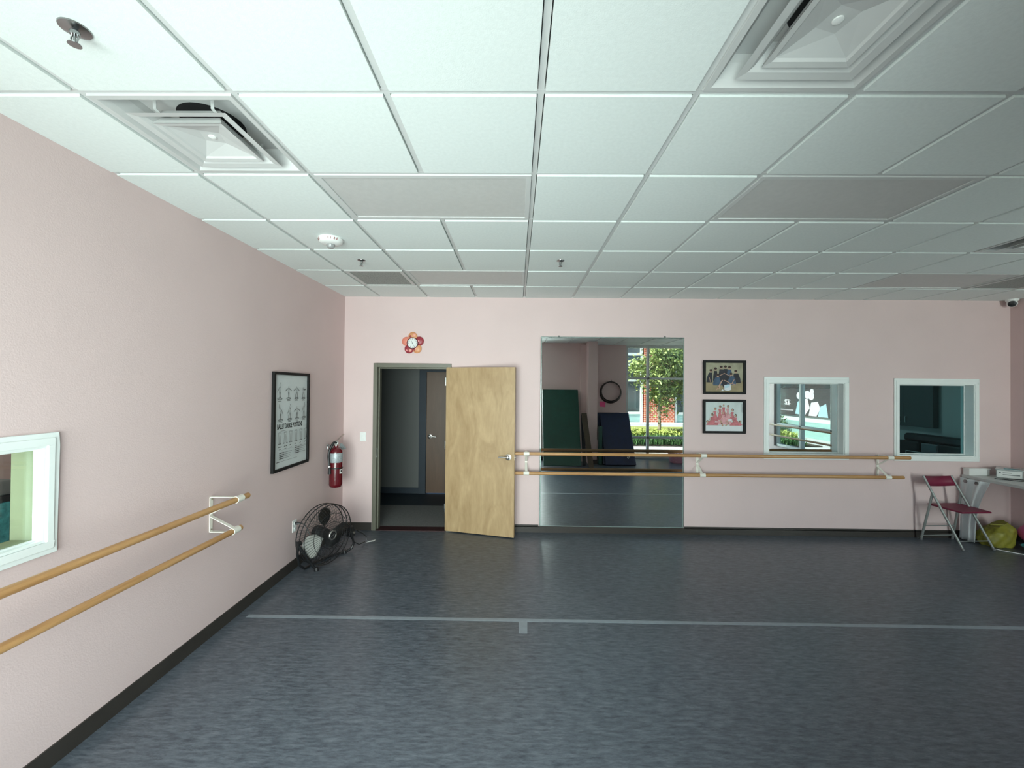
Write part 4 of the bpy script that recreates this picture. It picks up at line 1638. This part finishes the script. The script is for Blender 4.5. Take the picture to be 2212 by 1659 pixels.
hub = mb.build('hub_ring', 'steel', t)
mb = MB()
mb.lathe([(0.036, 0.100), (0.036, 0.111), (0.0, 0.113)], FC_, fn, 24)
mb.build('hub_cap', 'black', hub)
mb = MB()
o_ = FC_ + fn * 0.1125
mb.slab([o_ - fh * .022 - fz * .012, o_ + fh * .022 + fz * .006, o_ + fh * .022 + fz * .012, o_ - fh * .022 - fz * .006], fn * 0.0015)
mb.build('hub_badge', 'steel', hub)
PL, PR = FC_ - fh * (RF + .012), FC_ + fh * (RF + .012)
mb = MB()
mb.tube([PL + fz * .01, PL - fz * .02, Vector((-1.985, 4.03, .05)), Vector((-1.962, 4.055, .012))], 0.0125, 12)
mb.tube([PL, PL - fz * 0.10 - fn * .02, PL - fz * .24 - fn * .06 + fh * .06, Vector((-2.09, 4.06, .016)), Vector((-2.06, 4.24, .0135)), Vector((-1.96, 4.40, .0135)), Vector((-1.86, 4.50, .0145)), Vector((-1.815, 4.545, .035)), Vector((-1.795, 4.555, .09)), Vector((-1.80, 4.53, .15)), PR - fz * .04], 0.0125, 12)
mb.build('stand', 'black_metal', t)
for p_, d_ in ((Vector((-1.965, 4.052, .0)), (0.12, 0.12, 1)), (Vector((-1.87, 4.495, .0)), (0, 0, 1))):
    mb = MB()
    mb.lathe([(0.021, 0.0), (0.021, 0.012), (0.017, 0.035), (0.0, 0.036)], p_, (0, 0, 1), 14)
    mb.build('rubber_foot', 'black', t)
for p_ in (PL, PR):
    mb = MB()
    mb.lathe([(0.022, -0.018), (0.022, 0.018)], p_, fh, 14)
    mb.build('pivot_knob', 'black', t)
mb = MB()
mb.M = Matrix.Translation(PR + fh * .03 - fz * .075) @ Matrix(((fn.x, fh.x, 0), (fn.y, fh.y, 0), (0, 0, 1))).to_4x4() @ Matrix.Rotation(0.25, 4, 'X')
mb.box(-.045, .045, -.028, .028, -.065, .050)
bx_ = mb.build('switch_box', 'black', t, 0.008)
mb = MB()
mb.lathe([(0.012, 0), (0.012, 0.012), (0, 0.013)], PR + fh * .045 - fz * .095 + fn * 0.042, fn, 14)
mb.build('switch_knob', 'steel', bx_)
mb = MB()
tg = Vector((-1.73, 4.80, 0.012))
mb.tube([PR + fh * .05 - fz * .08, PR + fh * .13 - fz * .10, PR + fh * .20 + fn * .03 - fz * .16, tg + Vector((-.02, .01, .055)), tg], 0.005, 8)
mb.build('looped_cord', 'black', t)
mb = MB()
mb.tube([PR + fh * .04 - fz * .14, PR + fh * .09 - fz * .22, PR + fh * .16 + fn * .01 - fz * .27, tg + Vector((-.03, -.005, .0))], 0.005, 8)
mb.build('looped_cord', 'black', t)
mb = MB()
pl = Vector((XL + 0.011, 4.085, 0.457))
cord = [pl + Vector((.045, .004, .0)), pl + Vector((.085, .004, -.012)), pl + Vector((.125, .0, -.06)), pl + Vector((.15, .0, -.13)), FC_ - fn * .10 + Vector((0, -.02, -.04))]
mb.tube(cord, 0.005, 8)
mb.build('power_cord', 'black', t)
mb = MB()
mb.tube([pl, pl + Vector((.02, 0, 0)), pl + Vector((.048, .004, -.001))], [0.014, 0.014, 0.007], 12)
mb.build('plug', 'black', t)
mb = MB()
mb.slab([tg + Vector((-.01, -.02, -.002)), tg + Vector((.07, .005, .004)), tg + Vector((.085, .04, .010)), tg + Vector((.01, .025, .0))], (0, 0, 0.001))
mb.build('cord_tag', 'paper', t)

# ------------------------------------------------------------------ folding chair
t = thing('folding_chair', (5.25, 4.98, 0), 'folding chair with burgundy seat and grey metal legs by the table', 'chair')
FL, FR_ = Vector((5.165, 4.80, 0)), Vector((5.545, 4.826, 0))
TL, TR = Vector((4.985, 5.085, .80)), Vector((5.352, 5.115, .80))
RL, RR_ = Vector((5.020, 5.150, 0)), Vector((5.440, 5.185, 0))
JL, JR = FL.lerp(TL, 0.76), FR_.lerp(TR, 0.76)
SBL, SFL, SFR, SBR = Vector((5.040, 5.095, .447)), Vector((5.120, 4.77, .432)), Vector((5.490, 4.80, .432)), Vector((5.445, 5.125, .447))
for a, b in ((FL, TL), (FR_, TR)):
    mb = MB()
    mb.tube([a, a.lerp(b, .5), b], 0.0125, 10)
    l_ = mb.build('front_leg', 'chair_grey', t)
    mb = MB()
    mb.lathe([(0.015, 0), (0.0145, 0.03), (0, 0.031)], a, (b - a), 10)
    mb.build('foot_cap', 'grey_plastic', l_)
for a, b in ((RL, JL), (RR_, JR)):
    mb = MB()
    mb.tube([a, a.lerp(b, .5), b], 0.0125, 10)
    l_ = mb.build('rear_leg', 'chair_grey', t)
    mb = MB()
    mb.lathe([(0.015, 0), (0.0145, 0.03), (0, 0.031)], a, (b - a), 10)
    mb.build('foot_cap', 'grey_plastic', l_)
for p, q in ((RL.lerp(JL, .30), RR_.lerp(JR, .30)), (RL.lerp(JL, .09), RR_.lerp(JR, .09)), (FL.lerp(TL, .12), FR_.lerp(TR, .12))):
    mb = MB()
    mb.tube([p, q], 0.006, 8)
    mb.build('crossbar', 'chair_grey', t)
mb = MB()
mb.slab([SBL, SFL, SFR, SBR], (0, 0, 0.020))
mb.build('seat', 'chair_red', t, 0.008)
mb = MB()
vs, fs = [], []
n = 10
bd = (TL - FL).normalized()
for i in range(n + 1):
    s_ = i / n
    p = TL.lerp(TR, s_) + Vector((0, 0.030 * math.sin(math.pi * s_), -0.012 * math.sin(math.pi * s_)))
    q = (FL.lerp(TL, .86)).lerp(FR_.lerp(TR, .86), s_) + Vector((0, 0.034 * math.sin(math.pi * s_), -0.014 * math.sin(math.pi * s_)))
    vs += [p, q]
for i in range(n):
    fs.append((2 * i, 2 * i + 1, 2 * i + 3, 2 * i + 2))
mb.add(vs, fs, 0, True)
bk = mb.build('backrest', 'chair_red', t)
so = bk.modifiers.new('thick', 'SOLIDIFY')
so.thickness = 0.012
so.offset = 0

# ------------------------------------------------------------------ table and the things on and under it
TZ = 0.80
TX0, TX1, TY0, TY1 = 5.575, 6.185, 3.70, 5.205
t = thing('work_table', (5.88, 4.45, 0), 'white table along the side wall in the far corner', 'table')
mb = MB()
mb.box(TX0, TX1, TY0, TY1, TZ - 0.035, TZ)
mb.build('tabletop', 'white_enamel', t, 0.004)
for (x, y) in ((6.13, 3.76), (5.63, 3.76), (5.63, 5.165)):
    mb = MB()
    mb.tube([(x, y, 0), (x, y, TZ - .035)], 0.018, 10)
    mb.build('leg', 'chair_grey', t)
t = thing('curtain_panel', (5.565, 5.05, 0), 'white grommet curtain hanging from the front edge of the table', 'curtain')
mb = MB()
vs, fs = [], []
nu, nv = 44, 14
for j in range(nv + 1):
    s_ = j / nv
    z = (TZ - 0.040) * (1 - s_) + 0.006 + 0.006 * s_
    w0 = 0.32 * (1 - s_) ** 0.9 + 0.165 * s_ + (-0.05 * math.sin(math.pi * s_))
    for i in range(nu + 1):
        q = i / nu
        y = 5.195 - w0 * q
        x = 5.548 + (0.017 + 0.006 * s_) * math.sin(q * math.pi * 5.0 + 0.6 * math.sin(3 * s_)) - 0.012 * s_
        vs.append((x, y, z))
for j in range(nv):
    for i in range(nu):
        a = j * (nu + 1) + i
        fs.append((a, a + 1, a + nu + 2, a + nu + 1))
mb.add(vs, fs, 0, True)
cu = mb.build('cloth', 'cloth', t)
so = cu.modifiers.new('thick', 'SOLIDIFY')
so.thickness = 0.003
for y in (4.995, 5.118):
    mb = MB()
    mb.lathe([(0.011, -0.004), (0.021, -0.003), (0.021, 0.003), (0.011, 0.004)], (5.528, y, TZ - 0.068), (-1, 0, 0), 18, caps=True)
    mb.build('grommet', 'dark_steel', t)

t = thing('yellow_bag', (5.70, 4.98, 0), 'crumpled yellow bag on the floor under the table', 'bag')
mb = MB()
vs, fs = [], []
nu, nv = 72, 26
random.seed(3)
for j in range(nv + 1):
    s_ = j / nv
    for i in range(nu):
        a_ = 2 * math.pi * i / nu
        cx, cy = math.cos(a_), math.sin(a_)
        k = 1.0 / (abs(cx) ** 3 + abs(cy) ** 3) ** (1 / 3)
        pro = (0.86 + 0.20 * math.sin(math.pi * (s_ * .9 + .08))) * (1 - 0.38 * max(0, s_ - 0.78) / .22)
        wob = 1 + 0.06 * math.sin(5 * a_ + 6 * s_) + 0.035 * math.sin(9 * a_ - 11 * s_)
        z = 0.004 + s_ * (0.245 + 0.050 * cx)
        vs.append((5.752 + 0.160 * k * cx * pro * wob, 4.985 + 0.105 * k * cy * pro * wob, z))
for j in range(nv):
    for i in range(nu):
        i2 = (i + 1) % nu
        fs.append((j * nu + i, j * nu + i2, (j + 1) * nu + i2, (j + 1) * nu + i))
fs.append(tuple(reversed(range(nu))))
fs.append(tuple(range(nv * nu, nv * nu + nu)))
mb.add(vs, fs, 0, True)
mb.build('bag_body', 'yellow', t)
mb = MB()
mb.tube([(5.67, 4.98, .235), (5.64, 4.95, .262), (5.74, 4.90, .270), (5.80, 4.96, .262)], 0.008, 8)
mb.build('bag_handle', 'yellow', t)

t = thing('exercise_ball', (6.05, 4.93, 0), 'pink ball under the table next to the yellow bag', 'ball')
mb = MB()
prof = [(max(0.0, 0.135 * math.sin(math.pi * i / 16)), 0.18 - 0.115 * math.cos(math.pi * i / 16)) for i in range(17)]
mb.lathe(prof, (6.045, 4.85, 0), (0, 0, 1), 32)
mb.build('ball_shell', 'hot_pink', t)
mb = MB()
mb.lathe([(0.008, 0.0), (0.008, 0.004), (0, 0.005)], (6.045, 4.715, 0.18), (0, -1, 0.0), 10)
mb.build('valve_plug', 'white_plastic', t)
t = thing('teal_tray', (6.0, 4.85, 0), 'shallow teal tray on the floor under the pink ball', 'tray')
mb = MB()
mb.lathe([(0.0, 0.003), (0.14, 0.003), (0.185, 0.052), (0.190, 0.056), (0.184, 0.058), (0.138, 0.012), (0.0, 0.012)], (6.005, 4.72, 0), (0, 0, 1), 36)
mb.build('tray_bowl', 'teal', t)
t = thing('white_cable', (5.75, 4.8, 0), 'thin white cable curving across the floor in front of the yellow bag', 'cable')
mb = MB()
mb.tube([(5.585, 4.86, .006), (5.62, 4.80, .006), (5.70, 4.725, .006), (5.79, 4.65, .006), (5.88, 4.55, .006), (6.00, 4.46, .006)], 0.005, 8)
mb.build('cable_sheath', 'white_plastic', t)

t = thing('white_box', (5.71, 5.15, TZ), 'plain white box on the table below the far window', 'box')
mb = MB()
mb.box(5.585, 5.835, 5.125, 5.195, TZ + .001, TZ + .077)
mb.build('box_body', 'white_plastic', t, 0.003)
mb = MB()
mb.box(5.580, 5.840, 5.120, 5.200, TZ + .077, TZ + .088)
mb.build('box_lid', 'white_plastic', t, 0.002)
t = thing('storage_bin', (5.95, 5.0, TZ), 'clear plastic bin with a printed white card, on the table', 'storage bin')
mb = MB()
mb.slab([(5.80, 5.03, TZ + .002), (5.97, 4.90, TZ + .002), (6.16, 5.06, TZ + .002), (5.98, 5.18, TZ + .002)], (0, 0, .095))
mb.build('bin_body', 'bin', t, 0.006)
mb = MB()
mb.slab([(5.79, 5.03, TZ + .098), (5.97, 4.892, TZ + .098), (6.17, 5.06, TZ + .098), (5.98, 5.187, TZ + .098)], (0, 0, .012))
mb.build('bin_lid', 'bin', t, 0.004)
mb = MB()
u_ = Vector((0.17, -0.13, 0)).normalized()
n_ = Vector((-0.13, -0.17, 0)).normalized()
o_ = Vector((5.806, 5.026, TZ + .008)) + n_ * .003
mb.slab([o_, o_ + u_ * .195, o_ + u_ * .195 + fz * .082, o_ + fz * .082], n_ * .001)
cardo = mb.build('printed_card', 'paper', t)
mb = MB()
for (a, b, c, d) in ((.045, .115, .055, .062), (.045, .150, .030, .040), (.150, .180, .030, .046), (.012, .030, .050, .066)):
    p_ = o_ + n_ * .0012
    mb.slab([p_ + u_ * a + fz * c, p_ + u_ * b + fz * c, p_ + u_ * b + fz * d, p_ + u_ * a + fz * d], n_ * .0006)
mb.build('card_print', 'text_grey', cardo)
mb = MB()
mb.slab([(5.86, 5.00, TZ + .1105), (5.96, 4.92, TZ + .1105), (6.0, 4.96, TZ + .1105), (5.90, 5.04, TZ + .1105)], (0, 0, .004))
mb.build('lid_sticker', 'teal_light', t)
t = thing('power_adapter', (5.9, 4.75, TZ), 'black adapter with a looped cable on the table edge', 'adapter')
mb = MB()
mb.box(5.90, 5.98, 4.70, 4.76, TZ + .001, TZ + .035)
mb.build('adapter_body', 'black', t, 0.008)
mb = MB()
mb.tube([(5.90, 4.73, TZ + .02), (5.82, 4.79, TZ + .008), (5.74, 4.88, TZ + .006), (5.69, 4.95, TZ + .006), (5.73, 4.90, TZ + .012), (5.83, 4.82, TZ + .020), (5.92, 4.76, TZ + .02)], 0.004, 8)
mb.build('adapter_cable', 'black', t)

# ------------------------------------------------------------------ floor tape
mb = MB()
mb.box(XL + 0.09, XR - .02, 3.229, 3.268, 0.0, 0.0012)
tag(mb.build('floor_tape', 'tape'), 'long strip of grey tape across the whole floor', 'tape')
mb = MB()
mb.slab([(0.034, 3.228, 0.0), (0.032, 3.075, 0.0), (0.096, 3.073, 0.0), (0.100, 3.228, 0.0)], (0, 0, 0.0014))
tag(mb.build('tape_patch', 'tape'), 'short loose piece of grey tape sticking out from the long strip', 'tape')

# ------------------------------------------------------------------ things seen in the mirror


def leaning_panel(mb, x0, x1, yf, zb, yt, zt, th, tx0=None, tx1=None, m=0):
    """board with its foot (front lower edge) at yf and its top front edge at (yt, zt)"""
    tx0 = x0 if tx0 is None else tx0
    tx1 = x1 if tx1 is None else tx1
    a, b = Vector((x0, yf, zb)), Vector((x1, yf, zb))
    c, d = Vector((tx1, yt, zt)), Vector((tx0, yt, zt))
    n = (b - a).cross(d - a).normalized()
    if n.y > 0:
        n = -n
    mb.slab([a, b, c, d], n * th, m)
    return n


t = thing('gym_mat', (1.08, 0.6, 0), 'tall green gym mat leaning on the pink pier, in the mirror', 'mat')
mb = MB()
leaning_panel(mb, 0.636, 1.52, 0.88, 0.035, 0.16, 1.80, 0.06, 0.642, 1.53)
mb.build('mat_panel', 'green_mat', t, 0.012, 3)
for k, lb in enumerate(('brown suede balance beam leaning beside the green mat, in the mirror', 'dark beam standing behind the brown suede beam, in the mirror')):
    t = thing('balance_beam', (1.66, 0.9 - 0.3 * k, 0), lb, 'beam')
    mb = MB()
    if k == 0:
        leaning_panel(mb, 1.655, 1.765, 1.13, 0.016, 0.56, 1.24, 0.07, 1.560, 1.685)
    else:
        leaning_panel(mb, 1.585, 1.665, 0.66, 0.015, 0.24, 1.19, 0.06, 1.60, 1.68)
    mb.build('beam_body', 'suede' if k == 0 else 'black_mat', t, 0.006)
t = thing('folding_mat', (2.42, 0.4, 0), 'navy folding gym mat leaning below the hoops, in the mirror', 'mat')
mb = MB()
leaning_panel(mb, 2.13, 2.83, 0.64, 0.02, 0.14, 1.20, 0.05, 2.08, 2.79)
mb.build('mat_panel', 'blue_mat', t, 0.010, 3)
mb = MB()
for k in range(4):
    q0 = Vector((2.665 + 0.030 * k, 0.615 - 0.008 * k, 0.165 + 0.026 * k))
    mb.slab([q0, q0 + Vector((.020, -.002, .012)), q0 + Vector((-.006, -.014, .046)), q0 + Vector((-.026, -.012, .034))], (0, 0.012, 0.004))
mb.build('mat_print', 'paper', t)
mb = MB()
leaning_panel(mb, 2.09, 2.87, 0.585, 0.018, 0.03, 1.22, 0.10, 2.02, 2.83)
mb.build('rear_panel', 'blue_mat', t, 0.010, 3)
t = thing('folding_mat', (2.3, 0.0, 0), 'black folded mat standing behind the navy mat, in the mirror', 'mat')
mb = MB()
leaning_panel(mb, 2.10, 2.62, 0.36, 0.03, -0.12, 1.22, 0.12, 1.985, 2.64)
mb.build('mat_panel', 'black_mat', t, 0.010, 3)
t = thing('gym_mat', (2.06, 0.40, 0), 'narrow dark green mat edge beside the navy mat, in the mirror', 'mat')
mb = MB()
mb.box(1.985, 2.065, 0.43, 0.55, 0.0, 0.92)
mb.build('mat_panel', 'dark_green_mat', t, 0.01)

HC = Vector((2.465, -0.375, 1.735))
for k, (r, dy, mm, lb) in enumerate(((0.275, 0.0, 'hoop_a', 'outermost dark hoop hanging on the wall, in the mirror'),
                                     (0.262, 0.030, 'hoop_b', 'taped hoop with silver bands hanging between dark hoops, in the mirror'),
                                     (0.252, 0.060, 'hoop_a', 'innermost dark hoop of the hanging bundle, in the mirror'))):
    cz = HC.z + 0.275 - r
    pts = [(HC.x + r * math.cos(2 * math.pi * i / 48), HC.y + dy, cz + r * math.sin(2 * math.pi * i / 48)) for i in range(48)]
    mb = MB()
    mb.tube(pts, 0.014, 8, 0, True)
    tag(mb.build('hula_hoop', mm), lb, 'hoop', 'hoops hanging on one hook')
t = thing('wall_hook', (2.455, -0.4, 2.0), 'small hook holding the hoops, in the mirror', 'hook')
mb = MB()
mb.tube([(2.465, -0.40, 1.985), (2.465, -0.31, 1.985), (2.465, -0.285, 2.03), (2.465, -0.287, 2.06)], 0.006, 8)
mb.build('hook_rod', 'dark_steel', t)
mb = MB()
mb.slab([(2.185, -0.398, 1.36), (2.335, -0.398, 1.345), (2.335, -0.398, 1.485), (2.180, -0.398, 1.495)], (0, 0.002, 0))
tag(mb.build('sticky_note', 'sticky'), 'bright pink paper square stuck below the hoops, in the mirror', 'note')

t = thing('laundry_basket', (4.07, 0.10, 0), 'pink plastic basket by the window, in the mirror', 'basket')
BX, BYY = 4.07, 0.10


def brect(hx, hy, z, n=40):
    pts = []
    for i in range(n):
        a_ = 2 * math.pi * i / n
        cx, cy = math.cos(a_), math.sin(a_)
        k = 1.0 / (abs(cx) ** 4 + abs(cy) ** 4) ** 0.25
        pts.append((BX + hx * k * cx, BYY + hy * k * cy, z))
    return pts


mb = MB()
rows = [(0.0, .20, .15), (0.05, .215, .165), (0.07, .217, .167), (0.12, .226, .176), (0.14, .229, .179), (0.19, .238, .188), (0.22, .245, .195), (0.25, .25, .2)]
R_ = [brect(hx, hy, z + .003) for z, hx, hy in rows]
for i in range(len(rows) - 1):
    holes = i in (1, 3, 5) or i in (2,)
    for j in range(40):
        if i in (1, 3, 5) and j % 2:
            continue
        j2 = (j + 1) % 40
        mb.quad(R_[i][j], R_[i][j2], R_[i + 1][j2], R_[i + 1][j])
mb.add(R_[0], [tuple(reversed(range(40)))])
bo = mb.build('basket_body', 'basket', t)
so = bo.modifiers.new('thick', 'SOLIDIFY')
so.thickness = 0.004
mb = MB()
mb.tube(brect(.255, .205, .255), 0.010, 8, 0, True)
mb.build('basket_rim', 'basket', t)

# ------------------------------------------------------------------ outside (seen in the mirror and the coated window)
mb = MB()
mb.box(-30, 14.0, -2.9, -0.60, -0.15, -0.02)
mb.box(XR + WT, 30.0, -2.9, 22.0, -0.16, -0.021)
mb.box(10.0, 30.0, -9.2, -2.9, -0.16, -0.021)
mb.box(-30, 30, -40, -9.2, -0.15, -0.02)
mb.box(-30, -6.4, -0.6, 20, -0.15, -0.021)
struct(mb, 'ground_paving', 'paving')
mb = MB()
mb.box(-30, 10.0, -9.2, -2.9, -0.15, 0.02, 0)
struct(mb, 'ground_planting_bed', 'soil')
mb = MB()
mb.box(-12, 10.0, -9.2, -6.2, 0.02, 0.05)
tag(mb.build('lawn_strip', 'lawn'), kind='structure')


def grass(name, x0, x1, y0, y1, n, h, w, m, seed, label, cat):
    rnd = random.Random(seed)
    mb = MB()
    for i in range(n):
        x, y = rnd.uniform(x0, x1), rnd.uniform(y0, y1)
        a_ = rnd.uniform(0, 6.283)
        hh = h * rnd.uniform(.6, 1.15)
        d = Vector((math.cos(a_), math.sin(a_), 0))
        s_ = Vector((-d.y, d.x, 0)) * (w / 2)
        o_ = Vector((x, y, 0.02))
        p1 = o_ + d * hh * .25 + Vector((0, 0, hh * .7))
        p2 = o_ + d * hh * .75 + Vector((0, 0, hh * .85))
        mb.add([o_ - s_, o_ + s_, p1 + s_ * .8, p1 - s_ * .8, p2], [(0, 1, 2, 3), (3, 2, 4)])
    return tag(mb.build(name, m), label, cat, None, 'stuff')


grass('border_grass', 2.3, 9.5, -4.0, -2.9, 4200, 0.27, 0.03, 'blade', 11, 'dark green strappy border grass along the paving, in the mirror', 'grass')
grass('lime_plants', 2.8, 10.5, -6.1, -4.6, 3200, 0.30, 0.06, 'lime', 12, 'bright lime-green low plants around the tree, in the mirror', 'plants')


def tree(x, y, label, seed, crown, n, trunk_h):
    rnd = random.Random(seed)
    t = thing('street_tree', (x, y, 0.02), label, 'tree')
    mb = MB()
    mb.tube([(x, y, 0.02), (x + .01, y, .5), (x - .02, y + .02, 1.0), (x + .02, y, 1.6), (x, y, 2.3), (x, y, trunk_h)], [.075, .058, .052, .05, .04, .015], 10)
    for k in range(9):
        a_ = k * 2.4
        z0 = 1.15 + .16 * k
        mb.tube([(x, y, z0), (x + .4 * math.cos(a_), y + .4 * math.sin(a_), z0 + .35), (x + .8 * math.cos(a_), y + .8 * math.sin(a_), z0 + .6)], [.03, .02, .008], 6)
    mb.build('trunk', 'bark', t)
    mb = MB()
    cx, cy, cz, rx, ry, rz = crown
    clumps = []
    while len(clumps) < 46:
        p = Vector((rnd.uniform(-1, 1), rnd.uniform(-1, 1), rnd.uniform(-1, 1)))
        if 0.25 < p.length < 1:
            clumps.append(p)
    for i in range(n):
        c = rnd.choice(clumps)
        q = c + Vector((rnd.gauss(0, .16), rnd.gauss(0, .16), rnd.gauss(0, .14)))
        o_ = Vector((cx + rx * q.x, cy + ry * q.y, cz + rz * q.z))
        d = Vector((rnd.gauss(0, 1), rnd.gauss(0, 1), rnd.gauss(-.3, .7))).normalized()
        s_ = d.cross(Vector((rnd.gauss(0, .5), rnd.gauss(0, .5), 1))).normalized()
        L = rnd.uniform(.11, .20)
        wd = L * .25
        mb.add([o_, o_ + d * L * .5 + s_ * wd, o_ + d * L, o_ + d * L * .5 - s_ * wd], [(0, 1, 2, 3)])
    mb.build('crown', 'leaf', t)


tree(5.52, -5.5, 'leafy young tree outside the glass front, in the mirror', 5, (5.80, -5.5, 2.35, 1.25, 1.15, 1.45), 7500, 3.3)

# building across the planting bed
FY = -11.2
t = thing('brick_building', (7.0, FY, 0), 'brick building with white-framed windows across the street, in the mirror', 'building')
mb = MB()
mb.box(6.72, 8.28, FY - .5, FY, 0, 7.0)
mb.box(-6, 13, FY - .6, FY - .5, 0, 7.0)
mb.build('brick_wall', 'brick', t)
for (x0, x1) in ((1.6, 6.6), (8.4, 13.0)):
    mb = MB()
    mb.box(x0, x1, FY - .35, FY - .25, 0, 7)
    mb.build('window_glass', 'facade_glass', t)
    mb = MB()
    for z0, z1 in ((.50, .62), (2.22, 2.34), (3.02, 3.14), (3.60, 3.74), (5.1, 5.2)):
        mb.box(x0, x1, FY - .24, FY - .12, z0, z1)
    nx = int((x1 - x0) / 1.0)
    for i in range(nx + 1):
        xx = x0 + (x1 - x0) * i / nx
        mb.box(xx - .06, xx + .06, FY - .24, FY - .10, 0, 7)
    mb.build('window_frame', 'facade_white', t)
    mb = MB()
    mb.box(x0, x1, FY - .24, FY - .16, 3.14, 3.60)
    mb.build('spandrel', 'facade_grey', t)
    mb = MB()
    mb.box(x0, x1, FY - .24, FY - .15, .02, .50)
    mb.build('plinth_panel', 'facade_teal', t)
mb = MB()
mb.box(-6, 13, FY - .1, FY + .9, -.02, .08)
mb.build('kerb', 'facade_white', t)

# shopfront across the side street (reflected in the coated window)
SX = 11.5
t = thing('shop_front', (SX, -5, 0), 'shop front with dark photo banner, reflected in the near white window', 'building')
mb = MB()
mb.box(SX, SX + .5, -10.0, 18, 0, 6)
mb.build('shop_wall', 'facade_white', t)
mb = MB()
mb.box(SX - .04, SX, -10.0, 18, 1.93, 5.0)
mb.build('upper_glass', 'facade_glass', t)
mb = MB()
mb.box(SX - .10, SX, -10.0, 18, -.02, .60)
mb.build('plinth_panel', 'facade_teal', t)
mb = MB()
mb.box(SX - .06, SX - .04, -9.8, 4.0, .82, 1.90)
bn = mb.build('banner', 'banner', t)
sh = Sheet((SX - .0605, -7.9, 1.90), (0, 3.5, 0), (0, 0, -1.08))
sh.n = Vector((-1, 0, 0))


def head(a, b, r):
    sh.ell(a, b, r * .30, r, 0)


# loose pale figures leaning together, seen mirrored in the glass
for (a, b, r) in ((.50, .26, .13), (.57, .16, .14), (.64, .22, .15), (.71, .10, .10), (.70, .26, .15)):
    head(a, b, r)
sh.poly([(.44, .95), (.48, .50), (.55, .36), (.60, .62), (.56, .97)], 1)
sh.poly([(.56, .40), (.64, .36), (.68, .70), (.60, .98)], 0)
sh.poly([(.66, .98), (.70, .50), (.80, .46), (.84, .70), (.78, .98)], 0)
sh.poly([(.80, .99), (.84, .62), (.92, .52), (.95, .99)], 1)
for k in range(6):
    sh.ell(.30 + .022 * math.cos(k), .52 + .09 * math.sin(k), .016, .06, 0, k)
for k in range(22):
    sh.poly([(.02 + .018 * k, .80), (.02 + .018 * k + .011, .80), (.02 + .018 * k + .011, .845), (.02 + .018 * k, .845)], 0)
sh.mb.build('banner_print', ['banner_white', 'banner_blue'], bn)
rnd = random.Random(9)
t = thing('side_shrub', (10.9, -7.3, 0), 'low green shrub below the banner, reflected in the near white window', 'shrub')
mb = MB()
for i in range(1300):
    o_ = Vector((10.9 + rnd.uniform(-.3, .3), -7.3 + rnd.uniform(-1.0, .9), rnd.uniform(.0, .72)))
    d = Vector((rnd.gauss(0, 1), rnd.gauss(0, 1), rnd.gauss(.3, .7))).normalized()
    s_ = d.cross(Vector((0.1, 0.2, 1))).normalized()
    mb.add([o_, o_ + d * .08 + s_ * .03, o_ + d * .16, o_ + d * .08 - s_ * .03], [(0, 1, 2, 3)])
mb.build('foliage', 'blade', t)
